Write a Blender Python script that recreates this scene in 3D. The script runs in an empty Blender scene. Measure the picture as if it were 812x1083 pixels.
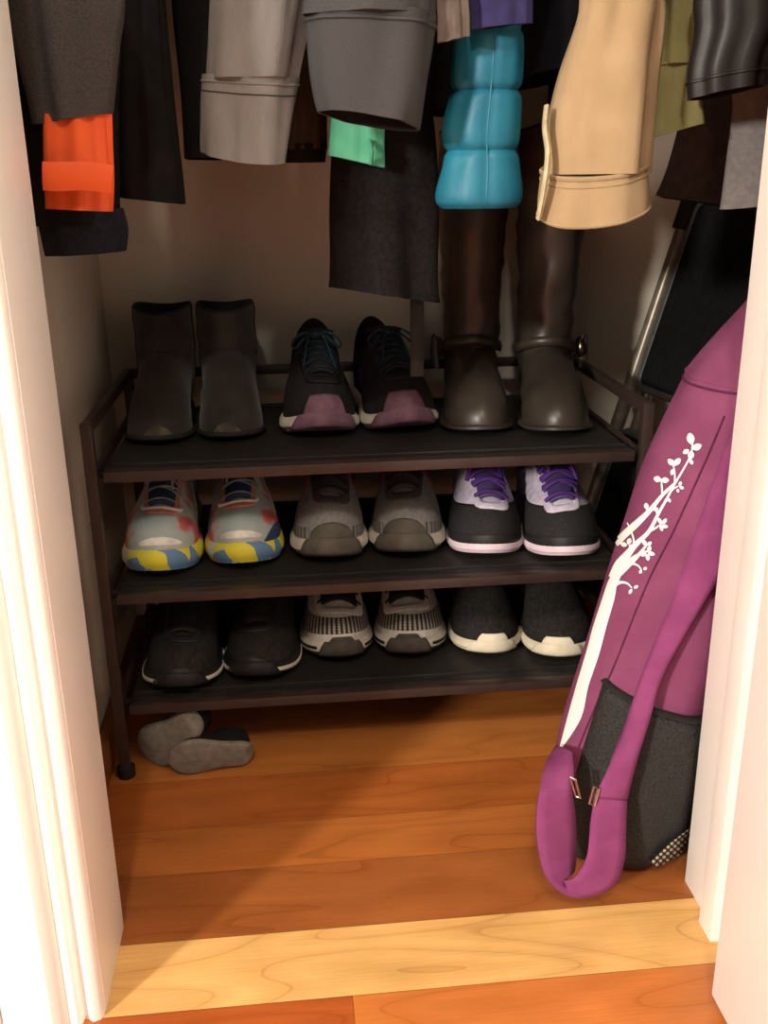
import bpy, bmesh, math, random
import numpy as np
from mathutils import Vector, Matrix, noise
from mathutils.bvhtree import BVHTree
random.seed(4)
scene = bpy.context.scene
COL = scene.collection

# ------------------------------------------------------------------ camera
F_PX = 1034.25
CAM = Vector((0.2402, -1.1479, 0.7585))
YAW, PITCH, ROLL = 0.0955, 0.3359, -0.0139
fwd = Vector((math.sin(YAW)*math.cos(PITCH), math.cos(YAW)*math.cos(PITCH), -math.sin(PITCH)))
_r0 = Vector((math.cos(YAW), -math.sin(YAW), 0)); _u0 = _r0.cross(fwd)
rgt = _r0*math.cos(ROLL) + _u0*math.sin(ROLL)
upv = -_r0*math.sin(ROLL) + _u0*math.cos(ROLL)
cd = bpy.data.cameras.new('camera'); cam = bpy.data.objects.new('camera', cd); COL.objects.link(cam)
M = Matrix.Identity(4)
for i in range(3):
    M[i][0] = rgt[i]; M[i][1] = upv[i]; M[i][2] = -fwd[i]; M[i][3] = CAM[i]
cam.matrix_world = M
cd.sensor_fit = 'VERTICAL'; cd.sensor_height = 36.0
cd.lens = F_PX/1083*36.0
cd.clip_start = 0.02; cd.clip_end = 50
scene.camera = cam

def ray(px, py):
    return fwd + rgt*((px-406)/F_PX) - upv*((py-541.5)/F_PX)
def at(px, py, Y):
    d = ray(px, py); return CAM + d*((Y-CAM.y)/d.y)

# ------------------------------------------------------------------ world, lamps, exposure
w = bpy.data.worlds.new('world'); scene.world = w; w.use_nodes = True
bg = w.node_tree.nodes['Background']
bg.inputs[0].default_value = (1.0, 0.95, 0.88, 1); bg.inputs[1].default_value = 0.24
def lamp(name, loc, power, rad, col=(1.0, 0.93, 0.83)):
    l = bpy.data.lights.new(name, 'POINT'); l.energy = power; l.shadow_soft_size = rad; l.color = col
    o = bpy.data.objects.new(name, l); COL.objects.link(o); o.location = loc
    return o
lamp('ceiling_lamp_light', (-1.90, -2.75, 1.45), 525, 0.15)
lamp('hall_lamp_light', (0.10, -2.05, 2.25), 66, 0.09)
scene.view_settings.view_transform = 'Standard'
scene.view_settings.look = 'None'
scene.view_settings.gamma = 1.0
scene.view_settings.use_curve_mapping = False
scene.view_settings.exposure = 0.0

# ------------------------------------------------------------------ materials
def lin(c):
    return tuple(((v/255)/12.92 if v/255 <= .04045 else ((v/255+.055)/1.055)**2.4) for v in c) + (1,)
class NT:
    def __init__(s, name):
        s.m = bpy.data.materials.new(name); s.m.use_nodes = True
        s.t = s.m.node_tree; s.b = s.t.nodes['Principled BSDF']
    def n(s, typ, **kw):
        nd = s.t.nodes.new(typ)
        for k, v in kw.items():
            if k in nd.inputs: nd.inputs[k].default_value = v
            else: setattr(nd, k, v)
        return nd
    def l(s, a, b): s.t.links.new(a, b)
def coords(N, scale=(1,1,1), kind='Object', rot=(0,0,0)):
    tc = N.n('ShaderNodeTexCoord'); mp = N.n('ShaderNodeMapping')
    mp.inputs['Scale'].default_value = scale; mp.inputs['Rotation'].default_value = rot
    N.l(tc.outputs[kind], mp.inputs['Vector']); return mp.outputs['Vector']
def mat(name, c, c2=None, rough=.8, spec=.3, scale=60, bump=.0, bscale=400, stretch=(1,1,1), sheen=0, metal=0, weave=False):
    N = NT(name); b = N.b
    b.inputs['Roughness'].default_value = rough; b.inputs['Specular IOR Level'].default_value = spec
    b.inputs['Metallic'].default_value = metal
    if sheen:
        b.inputs['Sheen Weight'].default_value = sheen
    v = coords(N, stretch)
    nz = N.n('ShaderNodeTexNoise', Scale=scale, Detail=4.0); N.l(v, nz.inputs['Vector'])
    cr = N.n('ShaderNodeValToRGB')
    c2 = c2 or tuple(x*.8 for x in c)
    cr.color_ramp.elements[0].position = .35; cr.color_ramp.elements[1].position = .65
    cr.color_ramp.elements[0].color = lin(c2); cr.color_ramp.elements[1].color = lin(c)
    N.l(nz.outputs['Fac'], cr.inputs['Fac']); N.l(cr.outputs['Color'], b.inputs['Base Color'])
    if bump:
        if weave:
            t = N.n('ShaderNodeTexWave', Scale=bscale*.25, Distortion=1.0); N.l(v, t.inputs['Vector'])
            t2 = N.n('ShaderNodeTexNoise', Scale=bscale, Detail=2.0); N.l(v, t2.inputs['Vector'])
            mx = N.n('ShaderNodeMath', operation='ADD'); N.l(t.outputs['Fac'], mx.inputs[0]); N.l(t2.outputs['Fac'], mx.inputs[1])
            h = mx.outputs[0]
        else:
            t = N.n('ShaderNodeTexNoise', Scale=bscale, Detail=3.0); N.l(v, t.inputs['Vector']); h = t.outputs['Fac']
        bp = N.n('ShaderNodeBump', Strength=bump, Distance=.002); N.l(h, bp.inputs['Height']); N.l(bp.outputs['Normal'], b.inputs['Normal'])
    return N.m

def wood_mat():
    N = NT('cherry_plank_wood'); b = N.b
    b.inputs['Roughness'].default_value = .30; b.inputs['Specular IOR Level'].default_value = .4
    at_ = N.n('ShaderNodeVertexColor', layer_name='tint')
    v = coords(N, (1.1, 6.0, 1))
    add = N.n('ShaderNodeVectorMath', operation='ADD'); N.l(v, add.inputs[0])
    mulc = N.n('ShaderNodeVectorMath', operation='SCALE', Scale=37.0); N.l(at_.outputs['Color'], mulc.inputs[0]); N.l(mulc.outputs[0], add.inputs[1])
    n1 = N.n('ShaderNodeTexNoise', Scale=2.0, Detail=1.2, Distortion=.35); N.l(add.outputs[0], n1.inputs['Vector'])
    # contour-like rings of the grain
    m1 = N.n('ShaderNodeMath', operation='MULTIPLY'); N.l(n1.outputs['Fac'], m1.inputs[0]); m1.inputs[1].default_value = 7
    fr = N.n('ShaderNodeMath', operation='FRACT'); N.l(m1.outputs[0], fr.inputs[0])
    cr = N.n('ShaderNodeValToRGB'); e = cr.color_ramp.elements
    e[0].position = 0; e[0].color = (.72,.64,.56,1); e[1].position = .07; e[1].color = (.90,.86,.82,1)
    x = e.new(.45); x.color = (1,1,1,1); x = e.new(.95); x.color = (.90,.86,.8,1)
    N.l(fr.outputs[0], cr.inputs['Fac'])
    v2 = coords(N, (5, 160, 1)); n2 = N.n('ShaderNodeTexNoise', Scale=3.0, Detail=4.0); N.l(v2, n2.inputs['Vector'])
    v3 = coords(N, (3, 5, 1)); n3 = N.n('ShaderNodeTexNoise', Scale=2.5, Detail=3.0); N.l(v3, n3.inputs['Vector'])
    mr = N.n('ShaderNodeMapRange'); N.l(n2.outputs['Fac'], mr.inputs['Value']); mr.inputs['To Min'].default_value = .78; mr.inputs['To Max'].default_value = 1.15
    mr3 = N.n('ShaderNodeMapRange'); N.l(n3.outputs['Fac'], mr3.inputs['Value']); mr3.inputs['To Min'].default_value = .7; mr3.inputs['To Max'].default_value = 1.3
    mm = N.n('ShaderNodeMath', operation='MULTIPLY'); N.l(mr.outputs[0], mm.inputs[0]); N.l(mr3.outputs[0], mm.inputs[1])
    mx = N.n('ShaderNodeMix', data_type='RGBA', blend_type='MULTIPLY'); mx.inputs[0].default_value = 1
    N.l(at_.outputs['Color'], mx.inputs[6]); N.l(cr.outputs['Color'], mx.inputs[7])
    sc = N.n('ShaderNodeVectorMath', operation='SCALE'); N.l(mx.outputs[2], sc.inputs[0]); N.l(mm.outputs[0], sc.inputs['Scale'])
    N.l(sc.outputs[0], b.inputs['Base Color'])
    bp = N.n('ShaderNodeBump', Strength=.08, Distance=.001); N.l(n2.outputs['Fac'], bp.inputs['Height']); N.l(bp.outputs['Normal'], b.inputs['Normal'])
    return N.m

MT = {}
def defmats():
    MT['wall'] = mat('closet_wall_paint', (208,198,182), (202,191,174), rough=.75, scale=6, bump=.08, bscale=120)
    MT['paint'] = mat('white_gloss_trim_paint', (252,250,245), (249,246,240), rough=.38, spec=.4, scale=9, bump=.05, bscale=60)
    MT['floor'] = wood_mat()
    MT['basewood'] = mat('stained_baseboard_wood', (140,82,40), (110,60,28), rough=.45, scale=20, stretch=(1,1,20))
    MT['bronze'] = mat('dark_bronze_metal', (56,43,39), (48,37,34), rough=.38, spec=.5, scale=40)
    MT['shelf'] = mat('black_shelf_sheet', (38,35,33), (30,28,26), rough=.5, spec=.4, scale=90, bump=.1, bscale=500)
    MT['rubber'] = mat('black_rubber', (28,26,25), rough=.7)
    MT['suede'] = mat('black_suede', (52,47,42), (40,36,32), rough=.9, spec=.1, scale=30, bump=.25, bscale=700, sheen=.15)
    MT['suede_scuff'] = mat('scuffed_suede', (98,86,70), (60,53,45), rough=.9, scale=50, bump=.25, bscale=500)
    MT['blacksole'] = mat('dark_boot_sole', (40,36,32), rough=.7)
    MT['brownlea'] = mat('brown_boot_leather', (62,54,46), (50,43,37), rough=.40, spec=.5, scale=16, bump=.3, bscale=55)
    MT['brass'] = mat('antique_buckle_metal', (120,105,80), rough=.35, metal=1)
    MT['blackmesh'] = mat('black_sport_mesh', (40,38,40), (28,27,29), rough=.85, scale=260, bump=.3, bscale=900)
    MT['blackknit'] = mat('black_knit', (48,45,42), (34,32,30), rough=.95, spec=.1, scale=220, bump=.5, bscale=700, stretch=(1,.35,1))
    MT['blackgloss'] = mat('black_smooth_overlay', (36,35,36), rough=.55)
    MT['greymesh'] = mat('grey_sport_mesh', (150,147,144), (128,125,122), rough=.9, scale=300, bump=.3, bscale=900, stretch=(1,.3,1))
    MT['dgreymesh'] = mat('dark_grey_sport_mesh', (84,78,74), (66,61,58), rough=.9, scale=240, bump=.3, bscale=900)
    MT['cream'] = mat('cream_foam', (222,214,198), (204,195,178), rough=.7, scale=40)
    MT['dcream'] = mat('worn_cream_rubber', (224,214,194), (202,190,164), rough=.7, scale=30)
    MT['pinkfoam'] = mat('pale_pink_foam', (226,206,214), (210,188,198), rough=.7, scale=40)
    MT['plumrub'] = mat('plum_rubber', (132,98,112), (112,80,95), rough=.7, scale=60)
    MT['purple'] = mat('purple_cord', (96,58,140), (78,44,118), rough=.8, scale=200)
    MT['dpurple'] = mat('dark_purple_overlay', (78,62,110), rough=.6)
    MT['lilac'] = mat('lilac_white_mesh', (206,198,212), (176,166,188), rough=.85, scale=90, bump=.2, bscale=800)
    MT['olivegrey'] = mat('olive_grey_rubber', (100,96,88), (86,82,74), rough=.75, scale=50)
    MT['dgreyrub'] = mat('dark_grey_rubber', (82,76,70), rough=.75)
    MT['whiteknit'] = mat('off_white_knit', (222,218,208), (204,200,190), rough=.9, scale=120, bump=.2, bscale=800)
    MT['coral'] = mat('coral_red_overlay', (205,84,70), rough=.7)
    MT['peach'] = mat('peach_lace', (206,140,124), (190,120,108), rough=.85)
    MT['greylace'] = mat('grey_green_lace', (150,156,146), (130,136,128), rough=.85)
    MT['belt'] = mat('dark_belt_cloth', (44,38,34), (36,31,28))
    MT['teallace'] = mat('teal_lace', (46,76,86), (26,30,44), rough=.85, scale=120)
    MT['blacklace'] = mat('black_lace', (34,32,32), rough=.9)
    MT['whiteov'] = mat('white_reflective_overlay', (236,236,226), rough=.5)
    MT['navyov'] = mat('navy_tongue_fabric', (52,72,108), (40,56,90), rough=.8)
    MT['lining'] = mat('dark_lining', (26,24,24), rough=.95)
    MT['greysole'] = mat('grey_slipper_sole', (132,125,114), (112,105,95), rough=.85, scale=80, bump=.3, bscale=500)
    # garments
    MT['blackwool'] = mat('black_wool', (30,28,28), (20,19,19), rough=.95, spec=.1, scale=200, bump=.3, bscale=800)
    MT['blackcloth'] = mat('black_cloth', (28,26,25), (20,19,18), rough=.9, spec=.15, scale=50, bump=.2, bscale=900)
    MT['charwool'] = mat('charcoal_wool', (72,69,67), (56,54,53), rough=.95, spec=.1, scale=700, bump=.4, bscale=600)
    MT['navyrib'] = mat('navy_ribbed_knit', (30,34,46), (20,22,32), rough=.95, scale=150, bump=.6, bscale=260)
    MT['orange'] = mat('orange_shell_fabric', (222,88,38), (208,76,30), rough=.6, scale=12, bump=.15, bscale=60)
    MT['lgrey'] = mat('light_grey_fleece', (132,130,128), (116,114,112), rough=.95, scale=26, bump=.3, bscale=500, stretch=(1,1,.4))
    MT['brown'] = mat('dark_brown_cloth', (66,57,50), (56,48,43), rough=.9, scale=60, bump=.2, bscale=900)
    MT['charcoal'] = mat('charcoal_softshell', (64,64,65), (58,58,59), rough=.85, scale=700, bump=.2, bscale=700)
    MT['mint'] = mat('mint_green_fabric', (92,178,142), (76,162,128), rough=.7, scale=30)
    MT['taupe'] = mat('taupe_cloth', (104,94,86), (90,81,74), rough=.9, scale=60)
    MT['violet'] = mat('violet_blue_fleece', (48,45,88), (38,36,74), rough=.9, scale=60)
    MT['teal'] = mat('teal_quilted_nylon', (30,116,140), (22,98,124), rough=.5, spec=.4, scale=14, bump=.7, bscale=38)
    MT['navy'] = mat('dark_navy_cloth', (26,28,40), (20,21,30), rough=.9)
    MT['tan'] = mat('tan_canvas', (166,143,110), (156,133,100), rough=.9, scale=18, bump=.15, bscale=700)
    MT['tanfleece'] = mat('cream_fleece_trim', (210,196,160), rough=.95)
    MT['olive'] = mat('olive_cotton', (152,148,100), (140,135,88), rough=.9, scale=24, bump=.15, bscale=700)
    MT['blacklea'] = mat('black_jacket_leather', (36,33,31), (28,26,25), rough=.5, spec=.4, scale=20, bump=.25, bscale=60)
    MT['dgreycloth'] = mat('dark_grey_cloth', (70,66,64), (58,55,53), rough=.9, scale=80, bump=.2, bscale=800)
    MT['mgrey'] = mat('mid_grey_jersey', (122,118,116), (110,106,104), rough=.95, scale=160, bump=.2, bscale=700)
    # bag
    MT['plum'] = mat('plum_cotton_canvas', (132,70,104), (121,61,94), rough=.85, spec=.2, scale=22, bump=.25, bscale=900)
    MT['strap'] = mat('plum_strap_canvas', (136,66,112), (124,57,101), rough=.85, spec=.2, scale=30, bump=.2, bscale=900)
    MT['print'] = mat('white_screen_print', (250,248,244), (246,244,240), rough=.6)
    MT['stitch'] = mat('dark_plum_seam', (92,36,72), rough=.9)
    MT['steel'] = mat('polished_steel', (215,210,200), rough=.2, metal=1)
    MT['blackelastic'] = mat('black_elastic', (38,37,37), rough=.85)
    # ladder
    MT['ladrail'] = mat('dark_grey_metal_tube', (140,130,116), (120,110,98), rough=.35, metal=.4)
    MT['tread'] = mat('black_ribbed_tread', (20,20,20), (14,14,14), rough=.8, spec=.15, scale=90, bump=.5, bscale=200)
    MT['treadrim'] = mat('grey_plastic_rim', (84,86,84), (74,76,74), rough=.5)
    # special ones
    MT['floral'] = floral_mat(); MT['patchfoam'] = patch_mat(); MT['dotknit'] = dot_mat('black_knit_with_white_dots', (38,36,36), (214,206,190), 30, 11, .30)
    MT['net'] = net_mat(); MT['ribs'] = rib_mat(); MT['netwin'] = dot_mat('black_net_with_pale_dots', (30,29,29), (200,190,172), 15, 8, .33)  # netwin: pale dots coloured onto the net sheet, no lining behind it
def floral_mat():
    N = NT('pale_grey_green_mesh_with_red_blotches'); b = N.b; b.inputs['Roughness'].default_value = .85
    v = coords(N, (1,1,1)); n = N.n('ShaderNodeTexNoise', Scale=30.0, Detail=1.5); N.l(v, n.inputs['Vector'])
    sx = N.n('ShaderNodeSeparateXYZ'); N.l(v, sx.inputs[0])
    p2 = N.n('ShaderNodeMath', operation='MULTIPLY'); N.l(sx.outputs[0], p2.inputs[0]); N.l(sx.outputs[0], p2.inputs[1])
    ma = N.n('ShaderNodeMath', operation='MULTIPLY_ADD'); N.l(p2.outputs[0], ma.inputs[0]); ma.inputs[1].default_value = 150; N.l(n.outputs['Fac'], ma.inputs[2])
    cr = N.n('ShaderNodeValToRGB'); e = cr.color_ramp.elements
    e[0].position = .30; e[0].color = lin((150,170,168)); e[1].position = .68; e[1].color = lin((172,184,181))
    for p, c in ((.78,(206,112,106)),(.86,(178,82,88)),(.93,(96,130,116)),(1.0,(110,138,152))):
        x = e.new(p); x.color = lin(c)
    N.l(ma.outputs[0], cr.inputs['Fac']); N.l(cr.outputs['Color'], b.inputs['Base Color'])
    t = N.n('ShaderNodeTexNoise', Scale=900.0); N.l(v, t.inputs['Vector'])
    bp = N.n('ShaderNodeBump', Strength=.2, Distance=.002); N.l(t.outputs['Fac'], bp.inputs['Height']); N.l(bp.outputs['Normal'], b.inputs['Normal'])
    return N.m
def patch_mat():
    N = NT('yellow_blue_coral_patch_foam'); b = N.b; b.inputs['Roughness'].default_value = .7
    v = coords(N, (1,1,.7)); n = N.n('ShaderNodeTexVoronoi', Scale=46.0); N.l(v, n.inputs['Vector'])
    sp = N.n('ShaderNodeSeparateColor'); N.l(n.outputs['Color'], sp.inputs[0])
    cr = N.n('ShaderNodeValToRGB'); cr.color_ramp.interpolation = 'CONSTANT'; e = cr.color_ramp.elements
    e[0].position = 0; e[0].color = lin((214,206,60)); e[1].position = .36; e[1].color = lin((96,134,172))
    for p, c in ((.66,(204,198,74)),(.80,(222,128,112)),(.92,(190,198,190))):
        x = e.new(p); x.color = lin(c)
    N.l(sp.outputs[0], cr.inputs['Fac']); N.l(cr.outputs['Color'], b.inputs['Base Color'])
    return N.m
def dot_mat(name, c, dot, nu, nv, r):
    N = NT(name); b = N.b; b.inputs['Roughness'].default_value = .9
    v = coords(N, (nu, nv, 1), 'UV')
    fr = N.n('ShaderNodeVectorMath', operation='FRACTION'); N.l(v, fr.inputs[0])
    sb = N.n('ShaderNodeVectorMath', operation='SUBTRACT'); N.l(fr.outputs[0], sb.inputs[0]); sb.inputs[1].default_value = (.5,.5,0)
    ln = N.n('ShaderNodeVectorMath', operation='LENGTH'); N.l(sb.outputs[0], ln.inputs[0])
    lt = N.n('ShaderNodeMath', operation='LESS_THAN'); N.l(ln.outputs['Value'], lt.inputs[0]); lt.inputs[1].default_value = r
    mx = N.n('ShaderNodeMix', data_type='RGBA'); N.l(lt.outputs[0], mx.inputs[0]); mx.inputs[6].default_value = lin(c); mx.inputs[7].default_value = lin(dot)
    N.l(mx.outputs[2], b.inputs['Base Color']); return N.m
def rib_mat():
    N = NT('grey_overlay_with_dark_ribs'); b = N.b; b.inputs['Roughness'].default_value = .8
    v = coords(N, (7, 1, 1), 'UV'); sp = N.n('ShaderNodeSeparateXYZ'); N.l(v, sp.inputs[0])
    fr = N.n('ShaderNodeMath', operation='FRACT'); N.l(sp.outputs[0], fr.inputs[0])
    lt = N.n('ShaderNodeMath', operation='LESS_THAN'); N.l(fr.outputs[0], lt.inputs[0]); lt.inputs[1].default_value = .22
    mx = N.n('ShaderNodeMix', data_type='RGBA'); N.l(lt.outputs[0], mx.inputs[0]); mx.inputs[6].default_value = lin((128,126,122)); mx.inputs[7].default_value = lin((46,44,43))
    N.l(mx.outputs[2], b.inputs['Base Color']); return N.m
def net_mat():
    N = NT('black_net_fabric'); b = N.b; b.inputs['Roughness'].default_value = .8
    v = coords(N, (1,1,1)); n = N.n('ShaderNodeTexVoronoi', Scale=330.0); N.l(v, n.inputs['Vector'])
    cr = N.n('ShaderNodeValToRGB'); e = cr.color_ramp.elements
    e[0].position = .12; e[0].color = lin((12,11,11)); e[1].position = .5; e[1].color = lin((38,36,35))
    N.l(n.outputs['Distance'], cr.inputs['Fac']); N.l(cr.outputs['Color'], b.inputs['Base Color'])
    bp = N.n('ShaderNodeBump', Strength=.6, Distance=.002); N.l(n.outputs['Distance'], bp.inputs['Height']); N.l(bp.outputs['Normal'], b.inputs['Normal'])
    return N.m
defmats()

# ------------------------------------------------------------------ mesh helpers
class MB:
    def __init__(s): s.v = []; s.f = []; s.uv = {}
    def add(s, vs, fs):
        o = len(s.v); s.v += [tuple(p) for p in vs]; s.f += [tuple(i+o for i in f) for f in fs]; return o
    def box(s, x0, x1, y0, y1, z0, z1, bev=0):
        if bev:
            bm = bmesh.new(); bmesh.ops.create_cube(bm, size=1)
            for v in bm.verts:
                v.co = Vector((x0+(v.co.x+.5)*(x1-x0), y0+(v.co.y+.5)*(y1-y0), z0+(v.co.z+.5)*(z1-z0)))
            bmesh.ops.bevel(bm, geom=bm.edges[:], offset=bev, segments=2, affect='EDGES', profile=.6)
            bm.verts.index_update()
            s.add([v.co[:] for v in bm.verts], [[v.index for v in f.verts] for f in bm.faces]); bm.free(); return
        s.add([(x0,y0,z0),(x1,y0,z0),(x1,y1,z0),(x0,y1,z0),(x0,y0,z1),(x1,y0,z1),(x1,y1,z1),(x0,y1,z1)],
              [(0,3,2,1),(4,5,6,7),(0,1,5,4),(1,2,6,5),(2,3,7,6),(3,0,4,7)])
    def grid(s, P, cu=False, cv=False, flip=False, uv=False):
        # P[i][j] points
        n, m = len(P), len(P[0]); o = len(s.v)
        for r in P: s.v += [tuple(p) for p in r]
        for i in range(n if cu else n-1):
            for j in range(m if cv else m-1):
                a = o+i*m+j; b = o+((i+1)%n)*m+j; c = o+((i+1)%n)*m+(j+1)%m; d = o+i*m+(j+1)%m
                s.f.append((a,d,c,b) if flip else (a,b,c,d))
        if uv:
            for i in range(n):
                for j in range(m): s.uv[o+i*m+j] = (i/(n-1), j/(m-1))
    def loft(s, rings, cap0=True, cap1=True, flip=False):
        # rings of equal count, closed
        s.grid(rings, cv=True, flip=not flip); m = len(rings[0]); n = len(rings); o = len(s.v)-n*m
        for cap, base, fl in ((cap0, o, flip), (cap1, o+(n-1)*m, not flip)):
            if cap == 'strip' :
                for i in range(0, m//2):
                    a = base+i; b = base+i+1; c = base+(m-i-1) % m; d = base+(m-i) % m
                    f = [a, b, c, d]
                    f = list(dict.fromkeys(f))
                    if len(f) >= 3: s.f.append(tuple(f[::-1]) if fl else tuple(f))
            elif cap:
                f = list(range(base, base+m)); s.f.append(tuple(f[::-1]) if not fl else tuple(f))
    def tube(s, pts, r, n=10, ry=None, cap=True, up=None):
        pts = [Vector(p) for p in pts]; k = len(pts); rings = []
        rr = r if isinstance(r, (list, tuple)) else [r]*k
        T = (pts[1]-pts[0]).normalized()
        ref = Vector(up) if up else (Vector((0,0,1)) if abs(T.z) < .9 else Vector((1,0,0)))
        A = (ref - T*ref.dot(T)).normalized()
        for i, p in enumerate(pts):
            t = (pts[min(i+1,k-1)]-pts[max(i-1,0)]).normalized()
            A = (A - t*A.dot(t)).normalized(); B = t.cross(A)
            q = rr[i]; q2 = q if ry is None else (ry*q/rr[0])
            rings.append([p + A*(q2*math.cos(2*math.pi*j/n)) + B*(q*math.sin(2*math.pi*j/n)) for j in range(n)])
        s.loft(rings, cap, cap)
    def build(s, name, m, parent=None, smooth=True, kind=None, angle=40, solid=0, sub=0):
        me = bpy.data.meshes.new(name); me.from_pydata(s.v, [], s.f)
        if s.uv:
            ul = me.uv_layers.new(name='uv')
            for lp in me.loops: ul.data[lp.index].uv = s.uv.get(lp.vertex_index, (0,0))
        bm = bmesh.new(); bm.from_mesh(me); bmesh.ops.recalc_face_normals(bm, faces=bm.faces); bm.to_mesh(me); bm.free()
        me.materials.append(m)
        if smooth:
            for p in me.polygons: p.use_smooth = True
            me.set_sharp_from_angle(angle=math.radians(angle))
        o = bpy.data.objects.new(name, me); COL.objects.link(o)
        if parent: o.parent = parent
        if kind: o['kind'] = kind
        if solid:
            md = o.modifiers.new('thickness', 'SOLIDIFY'); md.thickness = abs(solid); md.offset = 1 if solid > 0 else -1
        if sub:
            md = o.modifiers.new('smooth', 'SUBSURF'); md.levels = sub; md.render_levels = sub
        return o
def empty(name, loc, label, cat, group=None, rz=0):
    o = bpy.data.objects.new(name, None); COL.objects.link(o); o.location = loc; o.rotation_euler = (0,0,rz)
    o.empty_display_size = .05
    o['label'] = label; o['category'] = cat
    if group: o['group'] = group
    return o
def crom(P, per=8, closed=False):
    P = [Vector(p) for p in P]; n = len(P); out = []
    rng = range(n if closed else n-1)
    for i in rng:
        if closed: a,b,c,d = P[(i-1)%n],P[i],P[(i+1)%n],P[(i+2)%n]
        else: a,b,c,d = P[max(i-1,0)],P[i],P[i+1],P[min(i+2,n-1)]
        for k in range(per):
            t = k/per; t2=t*t; t3=t2*t
            out.append(.5*((2*b)+(-a+c)*t+(2*a-5*b+4*c-d)*t2+(-a+3*b-3*c+d)*t3))
    if not closed: out.append(P[-1].copy())
    return out
def ss(a, b, x):
    t = min(1, max(0, (x-a)/(b-a))); return t*t*(3-2*t)

# ------------------------------------------------------------------ the closet and the room in front of it
XL, XR, YB, YF = -.037, 1.02, .402, -.285       # closet inside faces
JX0, JX1, YJ = .038, .657, -.395                # door jambs and their front edge
ZC = 2.45
def struct(name, mb, m, smooth=False): return mb.build(name, m, None, smooth=smooth, kind='structure')
def plank_floor():
    me_v = []; me_f = []; cols = []
    def quad(x0,x1,y0,y1,c):
        o=len(me_v); g=.00025
        me_v.extend([(x0+g,y0+g,0),(x1-g,y0+g,0),(x1-g,y1-g,0),(x0+g,y1-g,0)]); me_f.append((o,o+1,o+2,o+3)); cols.append(lin(c))
    ys = [YB, .285, .182, .08, -.022, -.124, -.207, -.311]
    cs = [(176,106,50),(184,112,53),(176,104,50),(188,116,57),(178,101,47),(184,110,53),(166,98,50)]
    for i in range(7): quad(XL-.05, XR+.05, ys[i+1], ys[i], cs[i])
    quad(XL-.05, XR, -.4035, -.311, (236,186,116))
    y = -.4035; k = 0
    cc = [((178,92,44),(206,124,62)),((196,112,56),(184,98,46)),((176,96,46),(200,116,58))]
    while y > -3.0:
        a, b = cc[k%3]; xb = .274 if k == 0 else random.uniform(-.6,1.2)
        quad(-2.2, xb, y-.083, y, a); quad(xb, 2.2, y-.083, y, b); y -= .083; k += 1
    o=len(me_v); me_v.extend([(-2.3,-3.1,-.002),(2.3,-3.1,-.002),(2.3,.6,-.002),(-2.3,.6,-.002)]); me_f.append((o,o+1,o+2,o+3)); cols.append(lin((92,50,22)))
    o=len(me_v); me_v.extend([(-2.3,-3.1,-.05),(2.3,-3.1,-.05),(2.3,.6,-.05),(-2.3,.6,-.05)]); me_f.append((o+3,o+2,o+1,o)); cols.append(lin((92,50,22)))
    me = bpy.data.meshes.new('floor'); me.from_pydata(me_v, [], me_f)
    ca = me.color_attributes.new('tint','FLOAT_COLOR','CORNER')
    for p in me.polygons:
        for li in p.loop_indices: ca.data[li].color = cols[p.index]
    me.materials.append(MT['floor'])
    o = bpy.data.objects.new('floor', me); COL.objects.link(o); o['kind']='structure'
plank_floor()
b = MB(); b.box(XL-.1, XL, YF-.02, YB+.1, 0, ZC); struct('wall_left', b, MT['wall'])
b = MB(); b.box(XL, XR, YB, YB+.1, 0, ZC); struct('wall_back', b, MT['wall'])
b = MB(); b.box(XR, XR+.1, YF, YB+.1, 0, ZC); struct('wall_right', b, MT['wall'])
b = MB(); b.box(-2.2, 0.0, YJ+.012, YF-.02, 0, ZC); b.box(JX1+.02, 2.2, YJ+.012, YF, 0, ZC); b.box(0.0, JX1+.02, YJ+.012, YF, 2.05, ZC); struct('wall_front', b, MT['paint'])
b = MB(); b.box(-2.2, 2.2, -3.0, YB+.1, ZC, ZC+.08); struct('ceiling', b, MT['wall'])
# jambs
b = MB(); b.box(0.0, JX0, YJ, YF+.003, -.004, 2.05, .002); struct('trim_1', b, MT['paint'], True)
b = MB(); b.box(JX1, JX1+.035, YJ, YF+.003, -.004, 2.05, .002); b.box(JX1-.010, JX1+.01, YJ+.02, -.345, -.004, 2.04, .002); struct('trim_2', b, MT['paint'], True)
# moulded casing on the left of the doorway: a profile swept up the wall
def casing(name, prof, z0, z1):
    b = MB(); rings = [[(x, y, z) for x, y in prof] for z in (z0, z1)]
    b.loft(rings); return struct(name, b, MT['paint'], True)
prof = [(.037,YJ+.004),(.037,YJ-.006),(.034,YJ-.010),(.028,YJ-.012),(.024,YJ-.009),(.022,YJ-.005),(.0195,YJ-.005),(.0185,YJ-.012),(.014,YJ-.015),(.010,YJ-.013),(.006,YJ-.012),(.001,YJ-.020),(-.006,YJ-.024),(-.012,YJ-.022),(-.05,YJ-.022),(-.055,YJ+.004)]
casing('trim_3', prof, 0.0, 2.08)
# baseboards
b = MB(); b.box(-2.2, -.054, YJ-.022, YJ+.012, -.004, .13, .004); struct('baseboard_front', b, MT['paint'], True)
b = MB(); b.box(XL, XL+.018, YF, YB, 0, .05, .003); struct('baseboard_left', b, MT['basewood'], True)
b = MB(); b.box(XL+.018, XR, YB-.016, YB, 0, .05, .003); struct('baseboard_back', b, MT['basewood'], True)
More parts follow.
